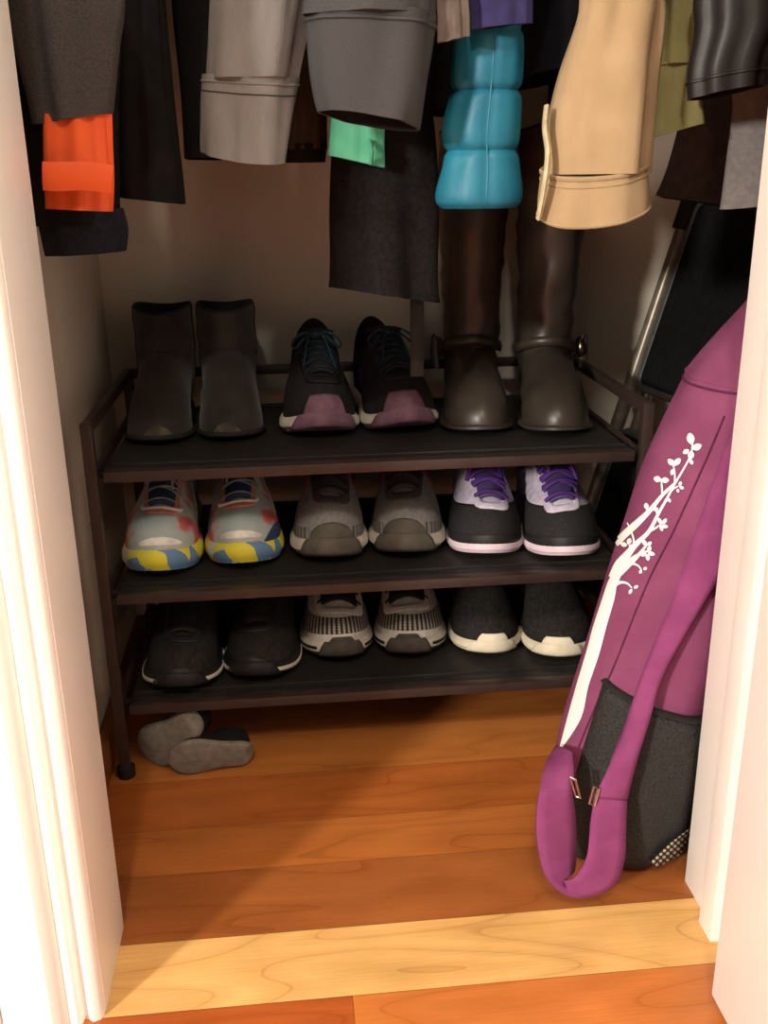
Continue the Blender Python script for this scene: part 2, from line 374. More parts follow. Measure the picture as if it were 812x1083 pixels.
# open door leaf on the right, hinged at the right jamb and swung out into the room
b = MB(); b.box(.614, .650, -1.04, -.452, .012, 2.03, .002)
for (z0, z1) in ((.14,.92),(1.06,1.90)):
    b.box(.608, .616, -.95, -.93, z0, z1, .002); b.box(.608, .616, -.56, -.54, z0, z1, .002)
    b.box(.608, .616, -.93, -.56, z0, z0+.02, .002); b.box(.608, .616, -.93, -.56, z1-.02, z1, .002)
dr = struct('door_1', b, MT['paint'], True)
b = MB()
for z in (.25, 1.05, 1.8):
    b.tube([(.652,-.447,z-.04),(.652,-.447,z+.04)], .006, 8)
    b.box(.648, .656, -.447, -.40, z-.035, z+.035)
b.build('hinge', MT['brass'], dr)
# ------------------------------------------------------------------ shoe rack
W, D, ZA = .68, .333, .4777
ZS = [.4231, .2637, .1072]
def rack():
    R = empty('shoe_rack', (0,0,0), 'three-tier dark bronze metal shoe rack standing against the back wall', 'shoe rack')
    for x in (0, W):
        b = MB()
        sg = 1 if x == 0 else -1
        b.box(x-.007, x+.007, -.007, .007, .012, ZA+.006, .002)
        b.box(x-.007, x+.007, D-.007, D+.007, .012, ZA+.006, .002)
        b.box(x-.006, x+.006, .004, D-.004, ZA-.008, ZA+.006, .002)
        for z in ZS: b.box(x-.004, x+.004, .0, D, z-.014, z-.004, .001)
        b.build('side_frame', MT['bronze'], R)
        for y in (0, D):
            f = MB(); f.tube([(x,y,0),(x,y,.014),(x,y,.018)], [.012,.012,.008], 14); f.build('foot', MT['rubber'], R)
    b = MB(); b.box(0, W, D-.006, D+.006, ZA-.008, ZA+.006, .002); b.build('back_rail', MT['bronze'], R)
    for z in ZS:
        s = MB()
        x0, x1 = .014, W-.014
        s.box(x0, x1, .008, D-.004, z-.010, z-.002, .001)          # sheet
        s.box(x0, x1, .008, .020, z-.004, z+.0003, .001)
        s.box(x0, x1, .031, .036, z-.004, z+.0002, .001)
        so = s.build('shelf', MT['shelf'], R)
        f = MB(); f.box(x0, x1, -.007, .008, z-.013, z+.0005, .002); f.box(x0, x1, D-.006, D+.006, z-.013, z, .002)
        f.build('rail', MT['bronze'], so)
        for x in (.009, W-.009):
            for y in (.02, D-.02):
                g = MB(); g.tube([(x-.006,y,z-.008),(x+.006,y,z-.008)], .006, 10)
                g.build('connector', MT['rubber'], so)
rack()

# ------------------------------------------------------------------ shoes
OUT = [(.12,1.0),(.52,.955),(.82,.862),(.96,.73),(.84,.55),(.68,.40),(.66,.25),(.64,.12),(.44,.025),(0,0),
       (-.46,.025),(-.68,.12),(-.73,.25),(-.78,.40),(-.92,.56),(-1.0,.71),(-.91,.83),(-.64,.925),(-.28,.982)]
NU = 72
def outline(L, w, right=True, square=0):
    c = crom([(x,t,0) for x,t in OUT], 10, True)
    P = [Vector((p.x*w/2, L/2-p.y*L, 0)) for p in c]
    d=[0]
    for i in range(len(P)): d.append(d[-1]+(P[(i+1)%len(P)]-P[i]).length)
    tot=d[-1]; R=[]; k=0
    for i in range(NU):
        s=tot*i/NU
        while d[k+1] < s: k+=1
        a=(s-d[k])/(d[k+1]-d[k]); R.append(P[k].lerp(P[(k+1)%len(P)],a))
    if not right:
        R=[Vector((-p.x,p.y,0)) for p in R]; R=[R[0]]+R[1:][::-1]
    return R
def shoe(name, label, group, toe, rot, right, sp, matrix=None):
    L=sp.get('L',.265); w=sp.get('w',.108)
    O=outline(L,w,right); n=NU
    # centre so the toe tip lands on 'toe'
    sgn = 1 if right else -1     # +1: inner side is +x
    Nn=[]
    for i in range(n):
        t=O[(i+1)%n]-O[i-1]; q=Vector((t.y,-t.x,0)).normalized()
        if q.dot(O[i]-Vector((0,O[i].y*.8,0)))<0: q=-q
        Nn.append(q)
    T=[(L/2-p.y)/L for p in O]
    hh,hf=sp.get('hh',.030),sp.get('hf',.022); spr=sp.get('spring',.012)
    zb=[spr*max(0,(t-.72)/.28)**2+.006*max(0,(.10-t)/.10)**2 for t in T]
    th=[hh+(hf-hh)*ss(.2,.65,t) for t in T]
    zt=[a+b for a,b in zip(zb,th)]
    def ring(d, zf): return [Vector((O[i].x+Nn[i].x*d, O[i].y+Nn[i].y*d, zf(i))) for i in range(n)]
    if matrix is None:
        th_=math.radians(rot); c=Vector((toe[0]-math.sin(th_)*L/2, toe[1]-.015+math.cos(th_)*L/2, toe[2]))
        root=empty(name, c, label, 'shoe' if 'boot' not in name else 'boot', group, th_)
    else:
        root=empty(name, matrix.translation, label, 'slipper', group); root.rotation_euler=matrix.to_euler()
    ob=.006
    m=MB(); m.loft([ring(-.007,lambda i:zb[i]), ring(-.002,lambda i:zb[i]+.0015), ring(.0,lambda i:zb[i]+ob)], 'strip','strip')
    m.build('outsole', MT[sp['outsole']], root)
    fl=sp.get('flare',.002)
    m=MB(); m.loft([ring(-.001,lambda i:zb[i]+ob-.001), ring(fl,lambda i:zb[i]+.4*th[i]), ring(fl*.9,lambda i:zb[i]+.7*th[i]), ring(fl*.3-.001,lambda i:zt[i]-.003), ring(-.004,lambda i:zt[i])],'strip','strip')
    m.build('midsole', MT[sp['mid']], root)
    # upper
    tc=sp.get('tc',.24); a=sp.get('a',.20)*L; bb=sp.get('b',.034)
    zf,zs,zk=sp.get('zf',.118),sp.get('zs',.075),sp.get('zk',.098)
    h1=sp.get('h1',.030); bul=sp.get('bul',.003)
    iside=min(range(n//2), key=lambda i:abs(T[i]-tc)); uside=iside/n
    uo=min(range(n//2,n), key=lambda i:abs(T[i]-tc))/n
    def phi(u):
        if u<=uside: return math.pi/2*u/uside
        if u<=.5: return math.pi/2+math.pi/2*(u-uside)/(.5-uside)
        if u<=uo: return math.pi+math.pi/2*(u-.5)/(uo-.5)
        return 1.5*math.pi+math.pi/2*(u-uo)/(1-uo)
    xs = 1 if O[iside].x>0 else -1
    def Cp(i):
        p=phi(i/n); co=math.cos(p); si=math.sin(p)
        z=zs+(zf-zs)*max(co,0)**2+(zk-zs)*max(-co,0)**1.6
        return Vector((bb*si*xs, L/2-tc*L-a*co, z))
    Cs=[Cp(i) for i in range(n)]
    Bs=[Vector((O[i].x-Nn[i].x*.003, O[i].y-Nn[i].y*.003, zt[i]-.006)) for i in range(n)]
    def S(u,v):
        u=u%1.0; f=u*n; i=int(f)%n; k=(i+1)%n; g=f-int(f)
        B=Bs[i].lerp(Bs[k],g); C=Cs[i].lerp(Cs[k],g); nn=Nn[i].lerp(Nn[k],g).normalized()
        dh=Vector((C.x-B.x,C.y-B.y,0)); d=dh.length
        toeness=ss(.03,.11,d)
        P1=B+nn*bul+Vector((0,0,h1*(1+.10*toeness)))
        P2=C-dh*(.58*toeness+.1*(1-toeness))+nn*.003*(1-toeness); P2.z=C.z-.020-sp.get('vs',.15)*d*toeness
        P2.z=max(P2.z,B.z+.02)
        s=1-v
        return B*s**3+P1*(3*s*s*v)+P2*(3*s*v*v)+C*v**3
    NV=16
    rows=[[S(i/n,v/NV) for i in range(n)] for v in range(NV+1)]
    shaft=sp.get('shaft')
    top=rows[-1]
    if shaft:
        srows=[]
        for (z,tcc,aa,bw,wob) in shaft:
            srows.append([Vector((bw*math.sin(phi(i/n))*xs, L/2-tcc*L-aa*math.cos(phi(i/n)), z+wob*(math.cos(2*phi(i/n))))) for i in range(n)])
        allr=[top]+srows; sm=[]
        for i in range(n):
            sm.append(crom([r[i] for r in allr],5))
        ext=[[sm[i][k] for i in range(n)] for k in range(1,len(sm[0]))]
        rows+=ext; top=rows[-1]
    wr=sp.get('wrinkle',0)
    if wr:
        for r in rows[5:]:
            for i in range(n):
                p=r[i]; q=noise.noise(Vector((p.x*26+sgn*3,p.y*26+toe[0]*50,p.z*44)))
                r[i]=p+Nn[i]*(q*wr)
    m=MB(); m.loft(rows, False, False); verts=[Vector(v) for v in m.v]; faces=list(m.f)
    m.build('upper', MT[sp['upper']], root, angle=60)
    bvh=BVHTree.FromPolygons(verts,faces)
    # lining
    cen=Vector((0,L/2-tc*L,0))
    def inn(r,k,dz): return [Vector((cen.x+(p.x-cen.x)*k, cen.y+(p.y-cen.y)*k, p.z+dz)) for p in r]
    lr=[top, inn(top,.985,.003), inn(top,.94,.0035), inn(top,.90,-.001)]
    floorz=max(zt)+.004 if not shaft else top[0].z-.10
    base=[Vector((p.x*.86,cen.y+(p.y-cen.y)*.86,floorz)) for p in top]
    lr+= [[a.lerp(b,.5) for a,b in zip(lr[-1],base)], base]
    m=MB(); m.loft(lr, False, 'strip'); m.build('lining', MT[sp.get('lining','lining')], root, angle=60)
    # ---- overlays on the surface S: patches in (u,v)
    def patch(nm, matn, u0, u1, v0, v1, off=.0012, nu=14, nv=8, lab=None, skirt=False, sole=None):
        # v0,v1: functions of a in -1..1 or numbers
        m=MB(); P=[]
        for i in range(nu+1):
            a_=-1+2*i/nu; u=u0+(u1-u0)*i/nu; row=[]
            lo=v0(a_) if callable(v0) else v0; hi=v1(a_) if callable(v1) else v1
            if skirt:
                k=(u%1.0)*n; ii=int(k)%n; jj=(ii+1)%n; g=k-int(k)
                for zz in ((0,.25,.5,.78,1.0) if not sole else [sole[0]+(sole[1]-sole[0])*q_/3 for q_ in range(4)]):
                    um=(u0+u1)/2; k=((um+(u-um)*(1+(0 if sole else sp.get('skf',.45))*(1-zz)))%1.0)*n; ii=int(k)%n; jj=(ii+1)%n; g=k-int(k)
                    q=O[ii].lerp(O[jj],g)+Nn[ii].lerp(Nn[jj],g).normalized()*((fl*.3+.0008) if zz==1.0 else fl+.0012-.004*(zz==0))
                    q.z=(zb[ii]*(1-g)+zb[jj]*g)+zz*(th[ii]*(1-g)+th[jj]*g)+.0005; row.append(q)
            for j in range(2 if skirt else 0, 0 if sole else nv+1):
                v=lo+(hi-lo)*j/nv; p=S(u,v)
                e1=S(u+.004,v)-S(u-.004,v); e2=S(u,min(1,v+.01))-S(u,max(0,v-.01)); nr=e1.cross(e2)
                if nr.length<1e-12: nr=Vector((0,0,1))
                nr.normalize()
                if nr.dot(p-Vector((0,p.y*.6,.02)))<0: nr=-nr
                row.append(p+nr*off)
            P.append(row)
        m.grid(P,uv=True); o=m.build(nm, MT[matn], root, solid=-.0012, angle=60)
        if lab: o['label']=lab
        return o
    for pc in sp.get('patches',[]):
        pc=dict(pc)
        if pc.pop('mirror',False):
            q=dict(pc); q['u0'],q['u1']=-pc['u1'],-pc['u0']; patch(**q)
        patch(**pc)
    # ---- throat: tongue, eyestay, laces
    def topp(x,y,off=0):
        h=bvh.ray_cast(Vector((x,y,.5)),Vector((0,0,-1)))
        if h[0] is None: return None
        nr=h[1] if h[1].z>0 else -h[1]
        return h[0]+nr*off
    Y=lambda t: L/2-t*L
    def cx(t): return sgn*w/2*.10*ss(.4,.95,t)
    if sp.get('laces'):
        tf=tc+sp.get('a',.20)+.012; te=sp.get('te',.77); w0,w1=sp.get('tw',(.017,.014))
        wt=lambda t: w0+(w1-w0)*(t-tf)/(te-tf)
        P=[]; nr_=16
        for i in range(nr_+1):
            t=te+(tf-te)*i/nr_; row=[]
            for j in range(9):
                a_=-1+j/4; q=topp(cx(t)+a_*wt(t)*1.05,Y(t),.0018+.002*(1-a_*a_))
                row.append(q or Vector((cx(t)+a_*wt(t),Y(t),zf)))
            P.append(row)
        last=P[-1]; base_=[p.copy() for p in last]; zc=max(p.z for p in last)
        for k in range(1,6):
            P.append([Vector((p.x*(1+.06*k), p.y+.0035*k, p.z+(zc+.0-p.z)*.15*k+(.0062*k-.0006*k*k)*sp.get('tup',1))) for p in base_])
        m=MB(); m.grid(P,uv=True); m.build('tongue', MT[sp.get('tongue','blackmesh')], root, solid=.003, angle=60)
        if sp.get('eyestay'):
            path=[]
            for k in range(13): t=tf+.005+(te-tf)*k/12; path.append((1,t))
            L1=[(cx(t)+wt(t)*1.02,Y(t),t) for _,t in path]; L2=[(cx(t)-wt(t)*1.02,Y(t),t) for _,t in path]
            arc=[(cx(te)+wt(te)*math.cos(q),Y(te)-.55*wt(te)*math.sin(q)-.002,te) for q in np.linspace(.3,math.pi-.3,7)]
            pl=L1+arc+L2[::-1]; P=[]
            ew=sp.get('ew',.009)
            for k,(x,y,t) in enumerate(pl):
                x0,y0,_=pl[max(k-1,0)]; x1,y1,_=pl[min(k+1,len(pl)-1)]
                d=Vector((x1-x0,y1-y0,0)).normalized(); nn=Vector((-d.y,d.x,0))
                if nn.dot(Vector((x-cx(te),y-Y((tf+te)/2),0)))<0: nn=-nn
                row=[]
                for s_ in (-.15,.25,.65,1.0):
                    q=topp(x+nn.x*ew*s_,y+nn.y*ew*s_,.0022); row.append(q or Vector((x,y,.06)))
                P.append(row)
            m=MB(); m.grid(P,uv=True); m.build('eyestay', MT[sp['eyestay']], root, solid=.0012, angle=60)
        m=MB(); nl=sp.get('nl',5); lr_=sp.get('lr',.0022)
        for k in range(nl):
            t=te-.022-(te-.022-tf-.01)*k/(nl-1) if nl>1 else te
            dt=-.03 if k>0 else 0
            for dirn in ((1,-1) if k>0 else (1,)):
                pts=[]
                for j in range(11):
                    a_=-1+j/5; tt=t+dt*(a_*dirn+1)/2 ; xx=cx(tt)+a_*(wt(tt)+.005)
                    q=topp(xx,Y(tt),.0042+.003*(1-a_*a_)+(.0015 if dirn>0 else 0))
                    if q: pts.append(q)
                if len(pts)>3: m.tube(pts, lr_*1.25, 8, ry=lr_*.6)
        # bow
        if sp.get('bow',True):
            kn=topp(cx(tf+.015),Y(tf+.015),.010) or Vector((0,Y(tf+.015),zf+.01))
            rnd=random.Random(hash((toe[0]*1000)//1))
            for s_ in (1,-1):
                lp=[kn, kn+Vector((s_*.016,-.006,.006)), kn+Vector((s_*.032,-.016+.004*rnd.random(),-.004)), kn+Vector((s_*.030,-.026,-.012)), kn+Vector((s_*.014,-.012,.001)), kn]
                m.tube(crom(lp,6), lr_, 7)
                en=[kn, kn+Vector((s_*.008,-.012,.004)), kn+Vector((s_*.014,-.028,-.010+.004*rnd.random())), kn+Vector((s_*(.012+.01*rnd.random()),-.045,-.022))]
                q=topp(en[-1].x,en[-1].y,.005)
                if q: en[-1]=q
                m.tube(crom(en,6), lr_*.9, 7)
            bl=[]
            m.tube([kn+Vector((-.005,0,-.001)),kn+Vector((0,-.001,.002)),kn+Vector((.005,0,-.001))],[.003,.0045,.003],8)
        m.build('laces', MT[sp['laces']], root, angle=70)
        if sp.get('loop'):
            m=MB(); t=te-.005
            pts=[]
            for j in range(15):
                q_=math.pi*j/14; x=cx(t)+(wt(t)+.010)*math.cos(q_); y=Y(t)+.004-.012*math.sin(q_)
                q=topp(x,y,.003)
                if q: pts.append(q)
            m.tube(pts,.0026,8); m.build('lace_guard', MT[sp['loop']], root)
    if matrix is not None:
        R3=root.rotation_euler.to_matrix(); lo=min((R3@v.co).z for o in COL.objects if o.parent==root for v in o.data.vertices)
        root.location.z=-lo+.0008
    for fn in sp.get('extra',[]): fn(root,S,topp,L,w,sgn,Nn,top,rows)
    return root

arch=lambda lo,hi,p=2: (lambda a: lo+(hi-lo)*(1-abs(a)**p))
# --- black suede ankle boots, left on the top shelf
def scuff(root,S,topp,L,w,sgn,Nn,top,rows): pass
def heel_block(h, matn):
    def fn(root,S,topp,L,w,sgn,Nn,top,rows):
        b=MB(); R=[]
        for z,k in ((-.0,.0),):
            pass
    return fn
def pull_tab(root,S,topp,L,w,sgn,Nn,top,rows):
    i=NU//2; p=top[i]; b=MB()
    P=[p+Vector((-.008,.001,-.03)),p+Vector((-.008,.002,0)),p+Vector((-.008,.001,.006)),p+Vector((-.008,-.006,.005)),p+Vector((-.008,-.006,-.01))]
    b.grid([crom(P,4),[q+Vector((.016,0,0)) for q in crom(P,4)]]); b.build('pull_tab', MT['suede'], root, solid=.0015)
def gore(root,S,topp,L,w,sgn,Nn,top,rows):
    for c in (NU*.36,NU*.64):
        b=MB(); P=[]
        for k in range(12,len(rows)):
            f=(k-12)/(len(rows)-13); hw=1+3.2*f
            P.append([rows[k][int(round(c+s*hw))%NU]+Nn[int(round(c+s*hw))%NU]*.0012 for s in (-1,-.5,0,.5,1)])
        b.grid(P)
        b.build('elastic_gore', MT['blackcloth'], root, angle=70)
ankle=dict(L=.220,w=.093,outsole='blacksole',mid='blacksole',upper='suede',hh=.020,hf=.010,spring=.006,flare=.001,tc=.25,a=.22,b=.040,zf=.102,zs=.086,zk=.086,h1=.022,vs=.10,
  shaft=[(.118,.25,.052,.0405,0),(.138,.25,.053,.040,0),(.157,.25,.054,.0395,-.004)],wrinkle=.002,extra=[gore],
  patches=[dict(nm='scuffed_toe',matn='suede_scuff',u0=-.045,u1=.045,v0=.02,v1=arch(.04,.20),off=.0006,lab='pale scuffed toe')])
GA='black suede ankle boots'
z1,z2,z3=[z+.0007 for z in ZS]
shoe('ankle_boot','black suede ankle boot at the left end of the top shelf',None,(.062,.118,z1),-1.8,True,ankle)
shoe('ankle_boot','black suede ankle boot beside the purple-toed black running shoe',None,(.160,.122,z1),2.1,False,ankle)
# --- black runners with plum toe
run_plum=dict(L=.214,w=.106,outsole='plumrub',mid='cream',upper='blackmesh',hh=.032,hf=.022,spring=.016,flare=.003,zk=.128,zs=.085,tup=.5,zf=.114,h1=.031,
  laces='teallace',tongue='blackmesh',eyestay='blackgloss',nl=6,lr=.0017,
  patches=[dict(nm='toe_bumper',matn='plumrub',u0=-.072,u1=.072,v0=0,v1=lambda a:.30*(1-ss(.55,.95,abs(a)))+.005,off=.0016,skirt=True),
           dict(nm='side_stripe',matn='dpurple',u0=.20,u1=.29,v0=lambda a:.25+.2*abs(a),v1=lambda a:.62,mirror=True)])
shoe('running_shoe','black running shoe with plum toe, heel straight, beside the ankle boots',None,(.280,.119,z1),.4,True,run_plum)
shoe('running_shoe','black running shoe with plum toe, beside the tall brown boots',None,(.398,.127,z1),9.6,False,run_plum)
# --- tall brown leather boots
def boot_strap(root,S,topp,L,w,sgn,Nn,top,rows):
    b=MB(); k=17
    R=[rows[k][i]+Nn[i]*.004+Vector((0,0,.006*math.cos(2*math.pi*i/NU))) for i in range(NU)]
    P=[[p+Vector((0,0,dz))+Nn[i]*o for i,p in enumerate(R)] for dz,o in ((-.007,0),(0,.002),(.007,0))]
    b.grid(P,cv=True); b.build('ankle_strap', MT['brownlea'], root, solid=.002)
    i=NU-int(NU*.33) if sgn>0 else int(NU*.33); p=R[i]+Nn[i]*.006; b=MB()
    ring=[p+Vector((.004*math.sin(q)*0,.013*math.cos(q),.013*math.sin(q))) for q in np.linspace(0,2*math.pi,17)]
    b.tube(ring,.0024,8); b.build('buckle', MT['brass'], root)
    b=MB(); pts=[p, p+Vector((Nn[i].x*.006,.0,.016)), p+Vector((Nn[i].x*.008,.002,-.006)), p+Vector((Nn[i].x*.006,-.002,-.03))]
    b.tube(crom(pts,5),.006,8,ry=.002); b.build('strap_end', MT['brownlea'], root)
tall=dict(L=.240,w=.097,outsole='blacksole',mid='brownlea',upper='brownlea',hh=.020,hf=.010,spring=.008,flare=.003,tc=.27,a=.215,b=.037,zf=.098,zs=.088,zk=.088,h1=.034,vs=.10,
  shaft=[(.130,.27,.052,.040,0),(.18,.275,.056,.042,0),(.26,.285,.062,.0455,0),(.34,.29,.064,.0465,0),(.385,.29,.064,.0465,.004)],wrinkle=.006,extra=[boot_strap])
shoe('tall_boot','tall brown leather boot, toe beside the running shoe, under the teal sleeve',None,(.490,.100,z1),-5,True,tall)
shoe('tall_boot','tall brown leather boot at the right end of the top shelf',None,(.592,.080,z1),-6,False,tall)
# --- colourful runners
colour=dict(L=.258,w=.104,outsole='patchfoam',mid='patchfoam',upper='floral',hh=.036,hf=.030,spring=.012,flare=.003,h1=.029,zf=.120,
  laces='greylace',tongue='navyov',eyestay='peach',ew=.007,nl=5,lr=.002,loop='whiteov',lining='navyov',
  patches=[dict(nm='toe_guard',matn='whiteov',u0=-.06,u1=.06,v0=.12,v1=arch(.14,.24),off=.0008),
           dict(nm='side_band',matn='whiteov',u0=.215,u1=.235,v0=.25,v1=.85,mirror=True)])
shoe('running_shoe','multicolour running shoe at the left end of the middle shelf',None,(.060,.048,z2),-1.4,True,colour)
shoe('running_shoe','multicolour running shoe with blue outer edge, beside the grey shoe',None,(.172,.061,z2),3.2,False,
   dict(colour,patches=colour['patches']+[dict(nm='blue_side_guard',matn='navyov',u0=.06,u1=.19,v0=.0,v1=arch(.04,.26),off=.0015)]))
# --- grey runners with orange flashes
greyr=dict(L=.262,w=.103,outsole='olivegrey',mid='cream',upper='greymesh',hh=.034,hf=.026,spring=.014,flare=.004,h1=.031,zf=.120,
  laces='blacklace',tongue='dgreymesh',eyestay='dgreymesh',nl=5,lr=.002,
  patches=[dict(nm='toe_bumper',matn='olivegrey',u0=-.06,u1=.06,v0=0,v1=lambda a:.02+.24*math.sqrt(max(0,1-a*a)),off=.0016,skirt=True),
           dict(nm='mud_guard',matn='ribs',u0=.06,u1=.17,v0=.0,v1=.20,off=.0010,mirror=True),
           dict(nm='quarter_panel',matn='dgreymesh',u0=.20,u1=.34,v0=.0,v1=.95,off=.0006,mirror=True),
           dict(nm='orange_flash',matn='coral',u0=.135,u1=.165,v0=.66,v1=.86,off=.0012,mirror=True)])
shoe('running_shoe','grey running shoe with orange flashes, beside the multicolour shoe',None,(.281,.068,z2),-4,True,greyr)
shoe('running_shoe','grey running shoe with orange flashes, beside the purple-laced shoe',None,(.3865,.071,z2),-5.5,False,greyr)
# --- black and white trainers with purple laces
place=dict(L=.258,w=.106,outsole='pinkfoam',mid='pinkfoam',upper='lilac',hh=.024,hf=.017,spring=.012,flare=.001,h1=.032,
  laces='purple',tongue='dpurple',eyestay='lilac',ew=.008,te=.81,nl=6,lr=.0040,zf=.122,
  patches=[dict(nm='toe_cap',matn='blackmesh',u0=-.215,u1=.215,v0=.0,v1=lambda a:.48+.04*a*a,off=.0009,nu=30,nv=12),
           dict(nm='toe_rand',matn='blackgloss',u0=-.20,u1=.20,v0=.0,v1=lambda a:.15-.03*a*a,off=.0018,nu=26)])
shoe('training_shoe','black and lilac trainer with purple laces, beside the grey shoe',None,(.494,.052,z2),-6,True,place)
shoe('training_shoe','black and lilac trainer with purple laces, right end of middle shelf',None,(.5985,.030,z2),-2.5,False,place)
# --- bottom shelf: black knit
bknit=dict(L=.262,w=.104,outsole='blackgloss',mid='blackgloss',upper='blackknit',hh=.028,hf=.020,spring=.016,flare=.003,h1=.026,zf=.10,zk=.092,
  laces='blacklace',tongue='blackknit',eyestay='blackgloss',nl=4,lr=.002,bow=False,
  patches=[dict(nm='midsole_line',matn='cream',u0=.05,u1=.22,v0=0,v1=0,skirt=True,sole=(.34,.62),mirror=True),
           dict(nm='toe_rand',matn='blackgloss',u0=-.05,u1=.05,v0=0,v1=arch(.02,.16),off=.0014,skirt=True)])
shoe('knit_trainer','black knit trainer at the left end of the bottom shelf',None,(.073,.020,z3),-4.3,True,bknit)
shoe('knit_trainer','black knit trainer beside the white dotted shoe',None,(.177,.038,z3),-5.4,False,bknit)
# --- white with dotted black mesh
dotr=dict(L=.262,w=.101,outsole='dgreyrub',mid='cream',upper='whiteknit',hh=.032,hf=.024,spring=.014,flare=.004,h1=.028,zf=.108,
  laces='blacklace',tongue='blackmesh',eyestay='whiteknit',nl=5,lr=.002,bow=True,te=.78,tw=(.021,.022),
  patches=[dict(nm='dotted_toe_panel',matn='dotknit',u0=-.19,u1=.19,v0=lambda a:.17-.05*a*a,v1=lambda a:.40+.10*a*a,off=.0010,nu=30,nv=12),
           dict(nm='toe_bumper',matn='dgreyrub',u0=-.042,u1=.042,v0=0,v1=lambda a:.12*(1-ss(.5,1,abs(a)))+.004,off=.0016,skirt=True),
           dict(nm='black_sole_line',matn='blackgloss',u0=.06,u1=.2,v0=0,v1=0,skirt=True,sole=(.52,.68),mirror=True)])
shoe('running_shoe','white running shoe with black dotted mesh, beside the black knit trainer',None,(.291,.083,z3),-1,True,dotr)
shoe('running_shoe','white running shoe with black dotted mesh, beside the cream-soled black shoe',None,(.393,.081,z3),-4,False,dotr)
# --- black with cream sole
csole=dict(L=.262,w=.106,outsole='dcream',mid='dcream',upper='blackknit',hh=.026,hf=.019,spring=.010,flare=.002,h1=.030,zf=.098,zs=.072,zk=.088,
  patches=[dict(nm='toe_bumper',matn='dcream',u0=-.05,u1=.05,v0=0,v1=lambda a:.17*(1-ss(.55,1,abs(a)))+.004,off=.0016,skirt=True)])
shoe('slip_on_shoe','black slip-on shoe with cream sole, beside the white dotted shoe',None,(.501,.073,z3),-6.4,True,csole)
shoe('slip_on_shoe','black slip-on shoe with cream sole, at the right end of the bottom shelf',None,(.5985,.050,z3),-8,False,csole)
# --- small slippers lying on the floor, soles to the front
slip=dict(L=.112,w=.060,outsole='greysole',mid='greysole',upper='blackcloth',hh=.010,hf=.009,spring=.006,flare=.001,h1=.018,zf=.045,zs=.034,zk=.040,b=.021,bul=.002,a=.2)
def frame(up, toe_dir, c):
    up=Vector(up).normalized(); t=Vector(toe_dir); t=(t-up*t.dot(up)).normalized(); y=-t; x=y.cross(up)
    m=Matrix.Identity(4)
    for i in range(3): m[i][0]=x[i]; m[i][1]=y[i]; m[i][2]=up[i]; m[i][3]=c[i]
    return m
c1=at(177,790,.008); c2=at(222,784,-.014)
shoe('slipper','small black slipper on edge under the rack, leaning beside the left post',None,(.05,0,0),0,True,slip,frame((.38,.76,-.10),(-.80,.0,-.52),c1))
shoe('slipper','small black slipper lying on its side under the rack, in front of its mate',None,(.1,0,0),0,False,slip,frame((-.12,.80,.18),(-1,-.40,.08),c2))

# ------------------------------------------------------------------ folded step stool leaning in the right corner
def step_stool():
    base=Vector((.672,.366,0)); u=Vector((.262,0,.965)).normalized(); wd=Vector((.158,-.987,0)).normalized()
    nr=u.cross(wd).normalized()
    if nr.x>0: nr=-nr
    R=empty('step_stool', base, 'folded black step stool leaning in the right corner behind the purple bag', 'step stool')
    R.location=(0,0,0)
    Pt=lambda a,b,c=0: base+wd*a+u*b+nr*c
    width=.345
    for a in (0,width):
        m=MB(); m.tube([Pt(a,.01),Pt(a,.95)],.0105,12); m.build('rail', MT['ladrail'], R)
        f=MB(); f.tube([Pt(a,0.003),Pt(a,.035)],.0135,12); f.build('foot', MT['rubber'], R)
        s=.022 if a==0 else -.022
        m=MB(); m.tube([Pt(a+s,.02,-.022),Pt(a+s,.80,-.022)],.009,12); m.build('rear_leg', MT['ladrail'], R)
        c=MB(); p=Pt(a,.73); cb=[]
        c.tube([Pt(a,.69),Pt(a,.75)],.016,12); c.build('joint_cover', MT['rubber'], R)
    m=MB(); m.tube([Pt(0,.95),Pt(.03,.985),Pt(width-.03,.985),Pt(width,.95)],.0105,12); m.build('handle', MT['rubber'], R)
    for b0,b1 in ((.44,.74),(.10,.38)):
        a0,a1=.030,width-.030; r=.025
        def rr(off,k):
            pts=[]
            for cx_,cy_,st in ((a1-r,b1-r,0),(a0+r,b1-r,90),(a0+r,b0+r,180),(a1-r,b0+r,270)):
                for q in range(6):
                    an=math.radians(st+90*q/5); pts.append(Pt(cx_+(r+k)*math.cos(an),cy_+(r+k)*math.sin(an),off))
            return pts
        m=MB(); m.loft([rr(-.006,0),rr(.008,0),rr(.012,-.003),rr(.012,-.010),rr(.009,-.012)]); t=m.build('tread', MT['treadrim'], R)
        m=MB(); m.loft([rr(.0092,-.011),rr(.0115,-.012),rr(.0115,-.02)])
        for k in range(9):
            aa=a0+.03+(a1-a0-.06)*k/8
            m.tube([Pt(aa,b0+.02,.0115),Pt(aa,b1-.02,.0115)],.0008,6)
        m.build('tread_mat', MT['tread'], t)
step_stool()

